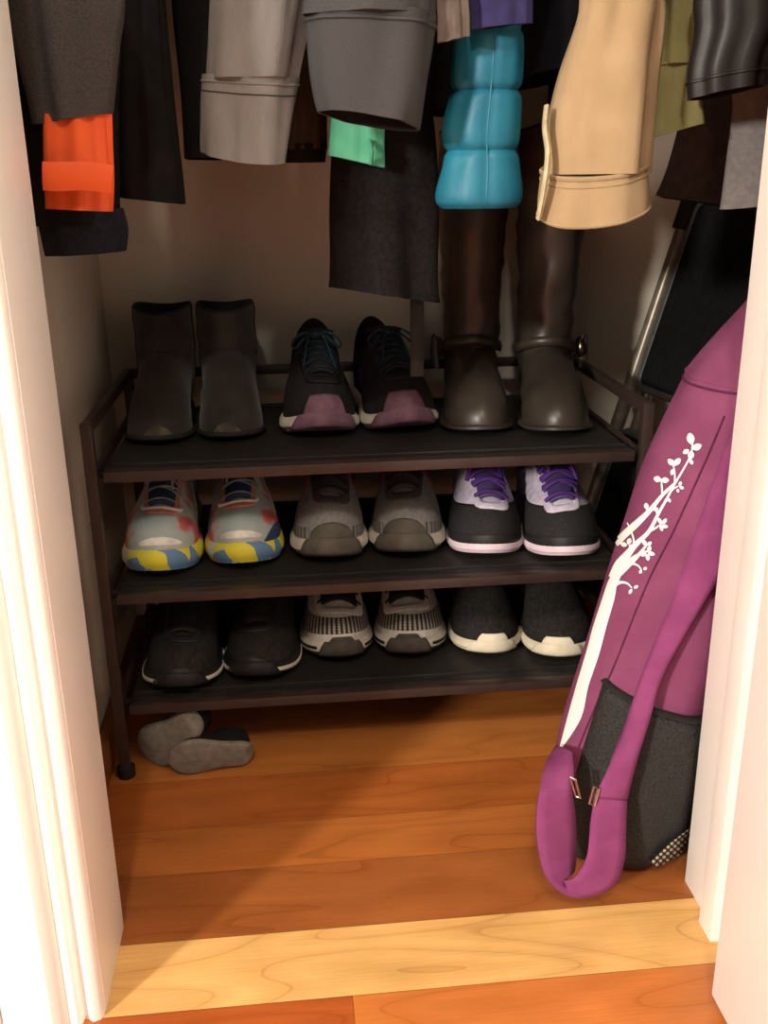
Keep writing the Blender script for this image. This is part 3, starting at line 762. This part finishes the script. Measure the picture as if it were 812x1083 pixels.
# ------------------------------------------------------------------ purple mat bag
BAGY=-.195
def bag():
    R=empty('yoga_mat_bag', (.606,BAGY,0), 'purple mat bag with white tree print leaning in the doorway', 'bag')
    R.location=(0,0,0)
    tab=[(.0,.600,.045),(.004,.601,.062),(.016,.602,.074),(.05,.604,.079),(.12,.612,.080),(.20,.630,.080),(.30,.656,.080),(.43,.690,.080),(.545,.733,.0785),(.553,.736,.0785),(.60,.762,.068),(.66,.800,.056),(.72,.835,.046),(.77,.860,.034),(.80,.872,.020)]
    n=48
    dense=crom([(z,x,r) for z,x,r in tab],6)
    rings=[]
    for q in dense:
        z,x,r=q
        amp=.0016*(1 if z<.55 else 2.5)
        ring=[]
        for j in range(n):
            an=2*math.pi*j/n
            d=1+ (amp/.08)*(noise.noise(Vector((math.cos(an)*2,math.sin(an)*2,z*9)))*1.5)
            if z>.56: d+= .05*math.sin(an*9)*ss(.56,.75,z)
            ring.append(Vector((x+r*d*math.cos(an), BAGY+ .02*ss(.1,.5,z)+r*.98*d*math.sin(an), z+.0)))
        rings.append(ring)
    k=[i for i,q in enumerate(dense) if q.x<=.5505][-1]
    m=MB(); m.loft(rings[:k+1],True,False); body=m.build('bag_body', MT['plum'], R, angle=70)
    m=MB(); top=[[p.copy() for p in r] for r in rings[k:]]
    m.loft(top,False,True); m.build('drawstring_top', MT['plum'], R, angle=70)
    m=MB(); m.loft(rings,True,True); bv=BVHTree.FromPolygons([Vector(v) for v in m.v],m.f)
    def hit(px,py,off=.001):
        d=ray(px,py).normalized(); h=bv.ray_cast(CAM,d)
        if h[0] is None:
            h=bv.find_nearest(at(px,py,BAGY-.03))
        nn=h[1]
        if nn.dot(d)>0: nn=-nn
        return h[0]+nn*off
    # seams
    m=MB()
    m.tube([p+(p-Vector((.734,BAGY+.02,p.z)))*.004 for p in rings[k]]+[rings[k][0]],.0013,6)
    seam=[hit(x,y,.0002) for x,y in [tuple(v)[:2] for v in crom([(766,440,0),(745,490,0),(713,560,0),(684,618,0),(650,703,0),(632,742,0),(612,790,0)],8)]]
    m.tube(seam,.0012,6)
    m.build('seam', MT['stitch'], R)
    # white tree print
    pm=MB()
    def ribbon(pts, off=.0012, sub=10):
        P=[]
        C=crom([(x,y,w_) for x,y,w_ in pts],sub)
        for i,c in enumerate(C):
            a=C[max(i-1,0)]; b=C[min(i+1,len(C)-1)]
            d=Vector((b.x-a.x,b.y-a.y,0)).normalized(); nn=Vector((-d.y,d.x,0))
            P.append([hit(c.x+nn.x*c.z/2*s,c.y+nn.y*c.z/2*s,off) for s in (-1,-.5,0,.5,1)])
        pm.grid(P)
    def edge_ribbon(Lp,Rp,sub=6):
        A=crom([(x,y,0) for x,y in Lp],sub); B=crom([(x,y,0) for x,y in Rp],sub)
        pm.grid([[hit(*(a.lerp(b,f))[:2],.0012) for f in (0,.2,.4,.6,.8,1)] for a,b in zip(A,B)])
    edge_ribbon([(592,793),(600.6,760),(610,726),(621,689),(628,663),(637.6,634),(644,615),(651,603)],
                [(594,793),(615,760),(623,726),(634,693),(642,663),(650.5,634),(654,615),(660,607)])
    ribbon([(650,612,12),(656,598,11),(664,587,8),(674,575,5.5),(687,562,4),(697,543,3),(706,527,2.6),(714,512,2.2),(724,495,1.8),(731,481,1.6),(733,468,1.4)])
    ribbon([(652,576,6),(657,570,7.5),(664,563,7.5),(674,554,7),(687,541,5),(701,524,3.5),(714,511,2.2)])
    ribbon([(653,608,8),(665,597,7),(675,588,4),(684,577,2.2)])
    ribbon([(655,604,7),(668,593,6),(679,585,3),(686,583,1.6)])
    ribbon([(662,598,6),(668,596,3),(675,598,1.8),(679,603,1.4)])
    ribbon([(651,618,6),(657,616,3),(664,617,2),(669,622,1.3)])
    ribbon([(701,524,2),(700.5,515,1.8),(700,507,1.5)])
    ribbon([(714,511,1.8),(714,500,1.5),(712,489,1.3)])
    ribbon([(707,523,1.6),(713,517,1.5),(718,514,1.3)])
    ribbon([(685,563,2.5),(693,559,2),(700,554,1.4)])
    ribbon([(668,586,3),(671,572,2),(667,559,1.6),(664,553,1.3)])
    ribbon([(695,543,2),(696,537,1.4)]); ribbon([(684,547,1.6),(685,538,1.4)])
    def leaf(x,y,ln,wd,ang):
        a=math.radians(ang); d=(math.cos(a),math.sin(a)); e=(-d[1],d[0]); P=[]
        for i in range(9):
            t=i/8; hw=wd/2*math.sin(math.pi*(.04+.92*t))**.8
            P.append([hit(x+d[0]*ln*t+e[0]*hw*s, y+d[1]*ln*t+e[1]*hw*s,.0013) for s in (-1,0,1)])
        pm.grid(P)
    for L_ in [(732,470,12,8,-100),(733,475,10,7,-25),(732,477,9,6.5,100),(729,476,7,5,150),(730,486,6,4,60),
               (714,492,9,6,-140),(714,492,9,6,-50),(713,496,7,4.5,110),(712,490,5,4,20),
               (700,508,8,6.5,-165),(700,508,8,6,0),(719,514,5,3.5,-70),(719,515,5,3.5,20),(717,517,4,3,80),
               (685,539,7,5,-100),(696,538,5,4.5,170),(700,554,7,4,-120),(701,554,7,4,-50),(700,556,7,4,10),(699,556,6,3.5,70),
               (684,577,7,4.5,-120),(685,577,6,4,-40),(686,584,7,4.5,-70),(686,585,7,4.5,10),(685,586,7,4.5,80),(684,585,6,4,150),
               (665,576,7,5,-70),(664,577,7,5,-165),(666,577,5,4,20),(679,603,4,3.5,120),(681,602,4,3.5,-20),(669,623,6,3.5,120),(671,622,5,3.5,-30),(707,527,5,3.5,60)]:
        leaf(*L_)
    o=pm.build('tree_print', MT['print'], R, angle=80); o['label']='white printed tree'
    # mesh pocket: a sheet standing slightly off the lower front right of the bag
    def bagpt(an,z,off):
        i=min(range(len(dense)),key=lambda q:abs(dense[q].x-z)); z_,x,r=dense[i]
        f=(z-dense[i].x)
        return Vector((x+f*.25+(r+off)*math.cos(an), BAGY+.02*ss(.1,.5,z)+(r*.98+off)*math.sin(an), z))
    m=MB(); P=[]
    A0,A1=math.radians(-150),math.radians(45)
    for i in range(31):
        f=i/30; an=A0+(A1-A0)*f
        zt=.232-.035*ss(0,1,f)-.02*math.sin(math.pi*f); row=[]
        for j in range(15):
            g=j/14; z=.012+(zt-.012)*g
            row.append(bagpt(an,z,.003+.010*math.sin(math.pi*min(1,f*1.02))*math.sin(math.pi*(.15+.8*(1-g)))**1.0+.0012*math.sin(f*40+g*6)))
        P.append(row)
    m.grid(P,uv=True); pk=m.build('mesh_pocket', MT['net'], R, solid=.001, angle=80)
    m=MB(); m.tube([r[-1] for r in P],.0055,8,ry=.0018,up=(0,0,1)); m.build('pocket_hem', MT['blackelastic'], pk)
    m=MB(); A=[(664,922),(680,900),(698,882),(714,868)]; B=[(692,934),(706,922),(718,906),(727,888)]
    m.grid([[hit(a[0]+(b_[0]-a[0])*f,a[1]+(b_[1]-a[1])*f,.0165) for f in (0,.25,.5,.75,1)] for a,b_ in zip(A,B)],uv=True)
    o=m.build('net_window', MT['netwin'], pk, angle=80); o['label']='stretched net showing pale dots'
    # strap: flat canvas band down the front with an adjustable loop at the foot
    def band(name, Lp, Rp, offs, mt, sub=8, solid=.0025):
        A=crom([(x,y,o) for (x,y),o in zip(Lp,offs)],sub); B=crom([(x,y,o) for (x,y),o in zip(Rp,offs)],sub)
        m=MB(); m.grid([[hit(*(a.lerp(b,f))[:2],a.z+.003*math.sin(math.pi*f)) for f in (0,.25,.5,.75,1)] for a,b in zip(A,B)])
        return m.build(name, mt, R, solid=solid, angle=70)
    def band3(name, Lq, Rq, mt, solid=.0025):
        A=crom(Lq,8); B=crom(Rq,8); m=MB(); P=[]
        for a,b_ in zip(A,B):
            bow=(CAM-a).normalized()*.0035
            P.append([a.lerp(b_,f)+bow*math.sin(math.pi*f) for f in (0,.2,.4,.6,.8,1)])
        m.grid(P); return m.build(name, mt, R, solid=solid, angle=70)
    Lq=[hit(795,405,.010),hit(768,474,.010),hit(738,552,.010),hit(712,630,.011),hit(684,705,.016),hit(666,760,.022),at(645,808,-.297),at(628,842,-.301)]
    Rq=[hit(845,440,.010),hit(815,500,.010),hit(785,564,.010),hit(753,612,.011),hit(700,703,.018),hit(684,752,.024),at(672,805,-.299),at(662,845,-.301)]
    band3('shoulder_strap',Lq,Rq,MT['strap'])
    # loop at the foot, hanging in front of the bag: a closed band in space
    def freeband(name, C, wdt, mt, parent):
        P=[]
        C=crom(C,8)
        for i,c in enumerate(C):
            P.append([c+Vector((s*wdt,0,0)) for s in (-.5,-.25,0,.25,.5)])
        m=MB(); m.grid(P); return m.build(name, mt, parent, solid=.0025, angle=70)
    m=MB()
    Lp=[(626,842,-.305),(624,868,-.312),(622,900,-.318),(612,926,-.322),(598,933,-.322),(585,915,-.318),(580,880,-.31),(581,850,-.30),(584,835,-.292)]
    Rp=[(664,845,-.305),(662,872,-.312),(660,905,-.318),(643,940,-.320),(606,949,-.316),(576,928,-.306),(566,888,-.298),(566,850,-.29),(572,828,-.285)]
    Lp=[(628,842,-.300),(624,868,-.308),(620,905,-.314),(608,926,-.316),(598,930,-.312),(606,920,-.300),(608,890,-.292),(607,860,-.288),(604,836,-.286)]
    Rp=[(662,845,-.300),(661,872,-.308),(659,910,-.314),(646,938,-.318),(605,949,-.322),(577,928,-.318),(567,888,-.306),(567,855,-.296),(570,836,-.288)]
    A=crom(Lp,8); B=crom(Rp,8)
    m.grid([[at(*(a.lerp(b,f)).to_2d(),(a.z+(b.z-a.z)*f)) for f in (0,.25,.5,.75,1)] for a,b in zip(A,B)])
    m.build('strap_loop', MT['strap'], R, solid=.003, angle=70)
    m=MB(); A=crom([(606,796,-.250),(607,815,-.272),(604,838,-.287)],6); B=crom([(589,790,-.205),(576,812,-.258),(570,838,-.288)],6)
    m.grid([[at(*(a.lerp(b,f)).to_2d(),(a.z+(b.z-a.z)*f)) for f in (0,.25,.5,.75,1)] for a,b in zip(A,B)])
    m.build('strap_anchor', MT['strap'], R, solid=.003, angle=70)
    m=MB()
    for (x0,y0,x1,y1,Y0) in ((603,822,609,842,-.292),(628,832,623,850,-.302)):
        p=at(x0,y0,Y0); q=at(x1,y1,Y0-.002); sd=Vector((.0,-.012,.0))
        m.tube([p,q,q+sd*.3+Vector((.004,0,0)),p+sd*.3+Vector((.004,0,0)),p],.0016,8)
    m.build('buckle', MT['steel'], R)
bag()

# ------------------------------------------------------------------ hanging clothes
ZROD=1.62
b=MB(); b.tube([(XL,.10,ZROD),(XR,.10,ZROD)],.016,18)
rod=b.build('closet_rod', MT['bronze']); rod['label']='dark closet rod carrying the hanging coats and jackets'; rod['category']='closet rod'
def tubecloth(name, stations, mt, parent, n=44, fold=.004, seed=0, tilt=(0,0), open_end=True, lining='lining', quilt=None, per=6, freq=7, inner=True):
    # stations from the bottom up: (x,y,z,rx,ry)
    D_=crom([Vector((s[0],s[1],s[2])) for s in stations],per); Rr=crom([Vector((s[3],s[4],0)) for s in stations],per)
    z0=stations[0][2]; rings=[]; inn=[]
    for c,r in zip(D_,Rr):
        ring=[]; ri=[]; fall=1-ss(0,.12,c.z-z0)
        for j in range(n):
            an=2*math.pi*j/n; ca,sa=math.cos(an),math.sin(an)
            q=noise.noise(Vector((ca*1.6+seed,sa*1.6+seed*1.7,c.z*freq)))*fold*1.6 + noise.noise(Vector((ca*3+seed,sa*3,c.z*freq*.5+5)))*fold*.7
            if quilt:
                ph=((c.z-z0)/quilt[0])%1.0; q+=quilt[1]*(abs(math.sin(math.pi*ph))**.35-.5)
                dd=min(ph,1-ph)*quilt[0]; q-= .0025*math.exp(-((an-4.712)/.05)**2)+.0028*math.exp(-(dd/.0035)**2)
            z=c.z+(tilt[0]*r.x*ca+tilt[1]*r.y*sa)*fall
            ring.append(Vector((c.x+(r.x+q)*ca, c.y+(r.y+q)*sa, z)))
            ri.append(Vector((c.x+(r.x+q-.003)*ca, c.y+(r.y+q-.003)*sa, z)))
        rings.append(ring); inn.append(ri)
    m=MB(); m.loft([inn[0]]+rings,False,True); o=m.build(name, mt, parent, angle=60)
    if inner:
        dep=[r for r,c in zip(inn,D_) if c.z<z0+.10]
        if len(dep)>2:
            m=MB(); m.loft(dep,False,True); m.build('lining', MT[lining], parent, angle=60)
    return rings
def px_stations(pts, k=.8, ymul=None):
    # (px_left, px_right, py, Y) -> stations
    out=[]
    for xl,xr,py,Y in pts:
        a=at(xl,py,Y); b_=at(xr,py,Y); c=(a+b_)/2; rx=(b_-a).length/2
        out.append((c.x,c.y,c.z,rx,rx*k))
    return out
SLOT=[.0]
def to_shoulder(st, xs=None):
    x,y,z,rx,ry=st[-1]; X=SLOT[0]; st=list(st)
    st.append((x*.75+X*.25,y,z+.07,rx*.8,ry*.8))
    st.append((X,min(y,-.09),z+.20,.017,.03)); st.append((X,-.09,1.30,.015,.035)); st.append((X,.0,1.47,.013,.05))
    return st
def body(parent, x, hem, hw, mt, y0=-.05, y1=.32, seed=0, name='coat_body'):
    c=(y0+y1)/2; r=(y1-y0)/2; X=SLOT[0]
    if hem>=.98: st=[(X,c,1.10,.015,r),(X,c,1.2,.015,r)]
    else: st=[(x,c,hem,hw*1.04,r),(x,c,(hem+.96)/2,hw*1.02,r),(x,c,.965,hw,r*.98),(x*.4+X*.6,c,1.03,.018,r),(X,c,1.10,.015,r)]
    st+=[(X,c,1.30,.015,r),(X,c,1.46,.015,r*.9),(X,.10,1.55,.014,.06),(X,.10,ZROD-.012,.013,.03)]
    return tubecloth(name, st, MT[mt], parent, fold=.006 if hem<.98 else .001, seed=seed, freq=3, n=56, per=5, inner=False)
def seamring(name, rings, k, mt, parent, r=.0016):
    m=MB(); R_=rings[k]; c=sum(R_,Vector())/len(R_)
    m.tube([c+(p-c)*1.001 for p in R_+[R_[0]]],r,6); return m.build(name, mt, parent)
def garment(name,label,cat,x): return empty(name,(SLOT[0],.10,ZROD-.012),label,cat)
def fin(g):
    # parts were made in world space
    for o in COL.objects:
        if o.parent==g: o.matrix_parent_inverse=Matrix.Translation(-Vector(g.location))

# far left: black coat with ribbed navy cuff
SLOT[0]=0.0
g=garment('coat','black coat at far left with a ribbed navy cuff below the orange cuff','coat',.0)
r_=tubecloth('cuff',px_stations([(50,133,268,-.10),(45,134,245,-.10),(40,128,222,-.10)],.6),MT['navyrib'],g,fold=.003,seed=1,tilt=(.04,0))
tubecloth('sleeve',to_shoulder(px_stations([(22,126,238,-.10),(12,124,190,-.10),(2,124,110,-.10),(-8,126,20,-.10)],.55)),MT['blackwool'],g,fold=.005,seed=2,inner=False)
body(g,.015,.93,.035,'blackwool',seed=3); fin(g)
# charcoal wool jacket with the orange inner cuff
SLOT[0]=0.05
g=garment('jacket','charcoal wool jacket with a bright orange inner cuff','jacket',.05)
tubecloth('sleeve',to_shoulder(px_stations([(36,120,126,-.19),(30,123,100,-.19),(18,127,55,-.19),(2,130,-10,-.19)],.45)),MT['charwool'],g,fold=.005,seed=4,tilt=(.12,0))
tubecloth('inner_cuff',px_stations([(48,120,222,-.19),(47,120,190,-.19),(46,117,150,-.19),(46,115,118,-.19)],.42),MT['orange'],g,fold=.0035,seed=5,tilt=(-.06,0),lining='orange')
m=MB(); pts=[at(x,y,-.222) for x,y in ((45,186),(60,187),(80,186),(100,187),(119,190))]
m.tube(crom(pts,5),.0016,6,ry=.012,up=(0,0,1)); m.build('cuff_tab',MT['orange'],g)
body(g,.06,.98,.013,'charwool',seed=6); fin(g)
# black coat panel
SLOT[0]=0.1
g=garment('coat','black coat whose straight sleeve hangs right of the orange cuff','coat',.12)
tubecloth('sleeve',to_shoulder(px_stations([(122,195,212,-.035),(122,192,180,-.035),(123,184,100,-.035),(125,176,0,-.035)],.6)),MT['dgreycloth'] if False else MT['blackcloth'],g,fold=.004,seed=7,tilt=(-.12,0))
body(g,.092,.88,.017,'blackcloth',seed=8,y0=.0); fin(g)
SLOT[0]=0.155
g=garment('coat','black coat hem between the straight black sleeve and the light grey sleeve','coat',.17)
body(g,.166,.775,.041,'blackcloth',seed=9,y0=.03); fin(g)
# light grey fleece
SLOT[0]=0.205
g=garment('fleece_jacket','light grey fleece jacket sleeve with a stitched cuff','jacket',.21)
st=px_stations([(216,302,166,-.13),(216,304,150,-.13),(217,309,110,-.13),(218,315,80,-.13)],.7)
rc=tubecloth('cuff',st,MT['lgrey'],g,fold=.004,seed=11,tilt=(-.12,.22))
rs=tubecloth('sleeve',to_shoulder(px_stations([(217,315,84,-.13),(217,318,70,-.13),(220,325,30,-.13),(224,328,-20,-.13)],.7)),MT['lgrey'],g,fold=.006,seed=12,inner=False)
seamring('cuff_seam',rc,-5,MT['charwool'],g,.0007); seamring('cuff_seam',rc,-3,MT['lgrey'],g,.0012)
body(g,.235,1.0,.013,'lgrey',seed=13); fin(g)
# brown
SLOT[0]=0.255
g=garment('jacket','dark brown jacket with black hem behind the light grey sleeve','jacket',.27)
tubecloth('sleeve',to_shoulder(px_stations([(300,345,158,.02),(300,345,120,.02),(300,345,60,.02),(300,345,0,.02)],.8)),MT['brown'],g,fold=.003,seed=14,inner=False)
tubecloth('hem_band',px_stations([(302,343,172,.02),(301,344,160,.02),(300,345,152,.02)],.8),MT['blackcloth'],g,fold=.002,seed=15)
body(g,.285,.90,.03,'brown',seed=16); fin(g)
# charcoal softshell
SLOT[0]=0.305
g=garment('softshell_jacket','charcoal jacket whose wide sleeve opens above the mint green cuff','jacket',.33)
st=px_stations([(342,442,128,-.17),(338,446,110,-.17),(330,454,60,-.17),(324,460,14,-.17)],.72)
rc=tubecloth('cuff',st,MT['charcoal'],g,fold=.005,seed=17,tilt=(-.18,-.12),freq=9)
tubecloth('sleeve',to_shoulder(px_stations([(322,461,18,-.17),(322,462,4,-.17),(320,464,-30,-.17)],.72)),MT['charcoal'],g,fold=.008,seed=18,inner=False,freq=14)
seamring('cuff_seam',rc,-3,MT['charcoal'],g,.0022)
body(g,.345,1.0,.013,'charcoal',seed=19); fin(g)
# mint
SLOT[0]=0.355
g=garment('jacket','mint green jacket cuff peeking out below the charcoal sleeve','jacket',.36)
tubecloth('sleeve',to_shoulder(px_stations([(349,407,171,-.085),(350,407,150,-.085),(352,408,100,-.085),(355,410,0,-.085)],.45)),MT['mint'],g,fold=.003,seed=20,tilt=(-.22,0),lining='mint')
m=MB(); m.tube(crom([at(391,148,-.1),at(393,160,-.108),at(392,173,-.1)],5),.002,6); m.build('cuff_fold',MT['mint'],g)
body(g,.375,1.0,.013,'mint',seed=21); fin(g)
# long black coat with belt
SLOT[0]=0.405
g=garment('long_coat','long black coat hanging to the rack top with a loose belt end','coat',.40)
st=px_stations([(346,466,312,-.02),(347,464,280,-.02),(350,462,220,-.02),(354,458,150,-.02),(358,456,60,-.02)],.75)
x_,y_,z_,rx_,ry_=st[-1]
st+= [(.405,.0,1.05,.017,.06),(.405,.10,1.25,.015,.19),(.405,.10,1.5,.015,.15),(.405,.10,ZROD-.012,.013,.03)]
tubecloth('coat_body',st,MT['blackwool'],g,fold=.007,seed=22,tilt=(-.16,-.1),n=60)
m=MB(); pts=[at(441,y,.06) for y in (200,260,320,360,398)]
m.tube(crom(pts,5),.0085,8,ry=.002,up=(0,1,0)); m.build('belt',MT['belt'],g); fin(g)
# taupe
SLOT[0]=0.455
g=garment('jacket','taupe brown jacket cuff right of the charcoal sleeve','jacket',.44)
tubecloth('sleeve',to_shoulder(px_stations([(464,496,42,-.165),(464,496,20,-.165),(464,496,-20,-.165)],.4)),MT['taupe'],g,fold=.004,seed=23,tilt=(.2,0))
body(g,.425,1.0,.013,'taupe',seed=24); fin(g)
# violet
SLOT[0]=0.545
g=garment('fleece_jacket','violet blue jacket cuff above the teal quilted sleeve','jacket',.49)
tubecloth('sleeve',to_shoulder(px_stations([(498,560,28,-.143),(498,561,10,-.143),(498,562,-20,-.143)],.3)),MT['violet'],g,fold=.004,seed=25,tilt=(.1,0))
body(g,.48,1.0,.013,'violet',seed=26); fin(g)
# teal puffer
SLOT[0]=0.59
g=garment('puffer_jacket','teal quilted puffer jacket sleeve','jacket',.50)
st=px_stations([(466,551,220,-.10),(464,553,205,-.10),(472,549,172,-.10),(470,549,140,-.10),(476,551,100,-.10),(480,553,50,-.10),(484,554,0,-.10),(484,554,-30,-.10)],.72)
rr_=tubecloth('sleeve',to_shoulder(st),MT['teal'],g,fold=.003,seed=27,quilt=(.056,.0032),per=12,tilt=(.0,0))
m=MB(); pl=[]
for r in rr_[:80]:
    q=min(r,key=lambda p:(p.y,)); f=[p for p in r if abs(p.x-(min(a.x for a in r)*.45+max(a.x for a in r)*.55))<.006 and p.y<sum(a.y for a in r)/len(r)]
    if f: pl.append(f[0]+Vector((0,-.0003,0)))
sm=[]
for i in range(len(pl)): 
    a=pl[max(0,i-5):i+6]; sm.append(sum(a,Vector())/len(a))
if len(sm)>3: m.tube(sm,.0010,6); m.build('quilt_seam',MT['teal'],g)
body(g,.52,1.0,.013,'teal',seed=28); fin(g)
# dark navy behind
SLOT[0]=0.64
g=garment('coat','dark navy coat between the teal sleeve and the tan sleeve','coat',.57)
body(g,.555,.86,.033,'navy',seed=29,y0=-.03); fin(g)
# black coats hung deep, behind the sleeves
for sl,nm,lb,x,hem,hw in ((.50,'coat','black coat hem behind the teal quilted sleeve',.475,.83,.035),(.69,'coat','black coat body behind the tan sleeve',.642,.83,.036)):
    SLOT[0]=sl; g=garment(nm,lb,'coat',x); body(g,x,hem,hw,'blackcloth',seed=x*90,y0=.04,y1=.34); fin(g)
# tan canvas
SLOT[0]=0.735
g=garment('canvas_jacket','tan canvas jacket sleeve with a buttoned cuff','jacket',.63)
rc=tubecloth('cuff',px_stations([(571,683,224,-.15),(572,683,205,-.15),(576,681,178,-.15)],.62),MT['tan'],g,fold=.003,seed=31,tilt=(.12,.40),lining='tan')
rs=tubecloth('sleeve',to_shoulder(px_stations([(578,682,184,-.15),(580,682,170,-.15),(584,684,130,-.15),(594,690,80,-.15),(608,700,20,-.15),(616,706,-30,-.15)],.62)),MT['tan'],g,fold=.007,seed=32,inner=False)
seamring('cuff_seam',rc,-1,MT['tan'],g,.0024); seamring('cuff_seam',rc,-3,MT['tan'],g,.0012); seamring('cuff_seam',rc,1,MT['tan'],g,.0014)
m=MB(); m.tube(crom([at(578,112,-.16),at(576,135,-.165),at(579,160,-.17),at(577,185,-.175),at(573,210,-.172),at(569,231,-.165)],5),.0055,8,ry=.0025,up=(1,0,0)); m.build('cuff_placket',MT['tanfleece'],g)
body(g,.62,1.0,.013,'tan',seed=33); fin(g)
# olive
SLOT[0]=0.785
g=garment('shirt','olive cotton sleeve hanging beside the tan canvas sleeve','shirt',.70)
rc=tubecloth('cuff',px_stations([(685,742,138,-.09),(686,740,120,-.09),(690,738,90,-.09),(693,738,66,-.09)],.6),MT['olive'],g,fold=.003,seed=34,tilt=(.25,0))
tubecloth('sleeve',to_shoulder(px_stations([(691,743,68,-.09),(693,743,50,-.09),(698,745,0,-.09),(700,748,-30,-.09)],.6)),MT['olive'],g,fold=.004,seed=35,inner=False)
seamring('cuff_seam',rc,-1,MT['olive'],g,.002)
body(g,.705,1.0,.013,'olive',seed=36); fin(g)
# black leather
SLOT[0]=0.83
g=garment('leather_jacket','black leather jacket sleeve right of the olive sleeve','jacket',.78)
rc=tubecloth('sleeve',to_shoulder(px_stations([(730,808,98,-.14),(730,812,70,-.14),(738,826,30,-.14),(742,832,-20,-.14)],.7)),MT['blacklea'],g,fold=.004,seed=37,tilt=(.15,-.1))
seamring('cuff_seam',rc,4,MT['blacklea'],g,.0016)
body(g,.755,1.0,.013,'blacklea',seed=38); fin(g)
# dark grey and mid grey hems on the right
SLOT[0]=0.88
g=garment('coat','dark grey coat hem under the black leather sleeve','coat',.76)
st=px_stations([(690,800,215,.04),(705,802,180,.04),(718,806,120,.04),(726,806,40,.04)],.6)
x_,y_,z_,rx_,ry_=st[-1]
tubecloth('coat_body',st+[(.88,.04,1.04,.017,.06),(.88,.10,1.25,.015,.17),(.88,.10,1.45,.015,.15),(.88,.10,ZROD-.012,.013,.03)],MT['dgreycloth'],g,fold=.006,seed=39,tilt=(-.15,0)); fin(g)
SLOT[0]=0.93
g=garment('sweatshirt','mid grey jersey hem at the far right edge, beside the dark grey coat','sweatshirt',.86)
st=px_stations([(762,880,214,-.04),(768,882,170,-.04),(778,886,110,-.04),(786,890,40,-.04)],.45)
x_,y_,z_,rx_,ry_=st[-1]
tubecloth('body',st+[(.93,-.03,1.04,.017,.03),(.93,.10,1.25,.015,.17),(.93,.10,1.45,.015,.15),(.93,.10,ZROD-.012,.013,.03)],MT['mgrey'],g,fold=.005,seed=40,tilt=(.1,0)); fin(g)
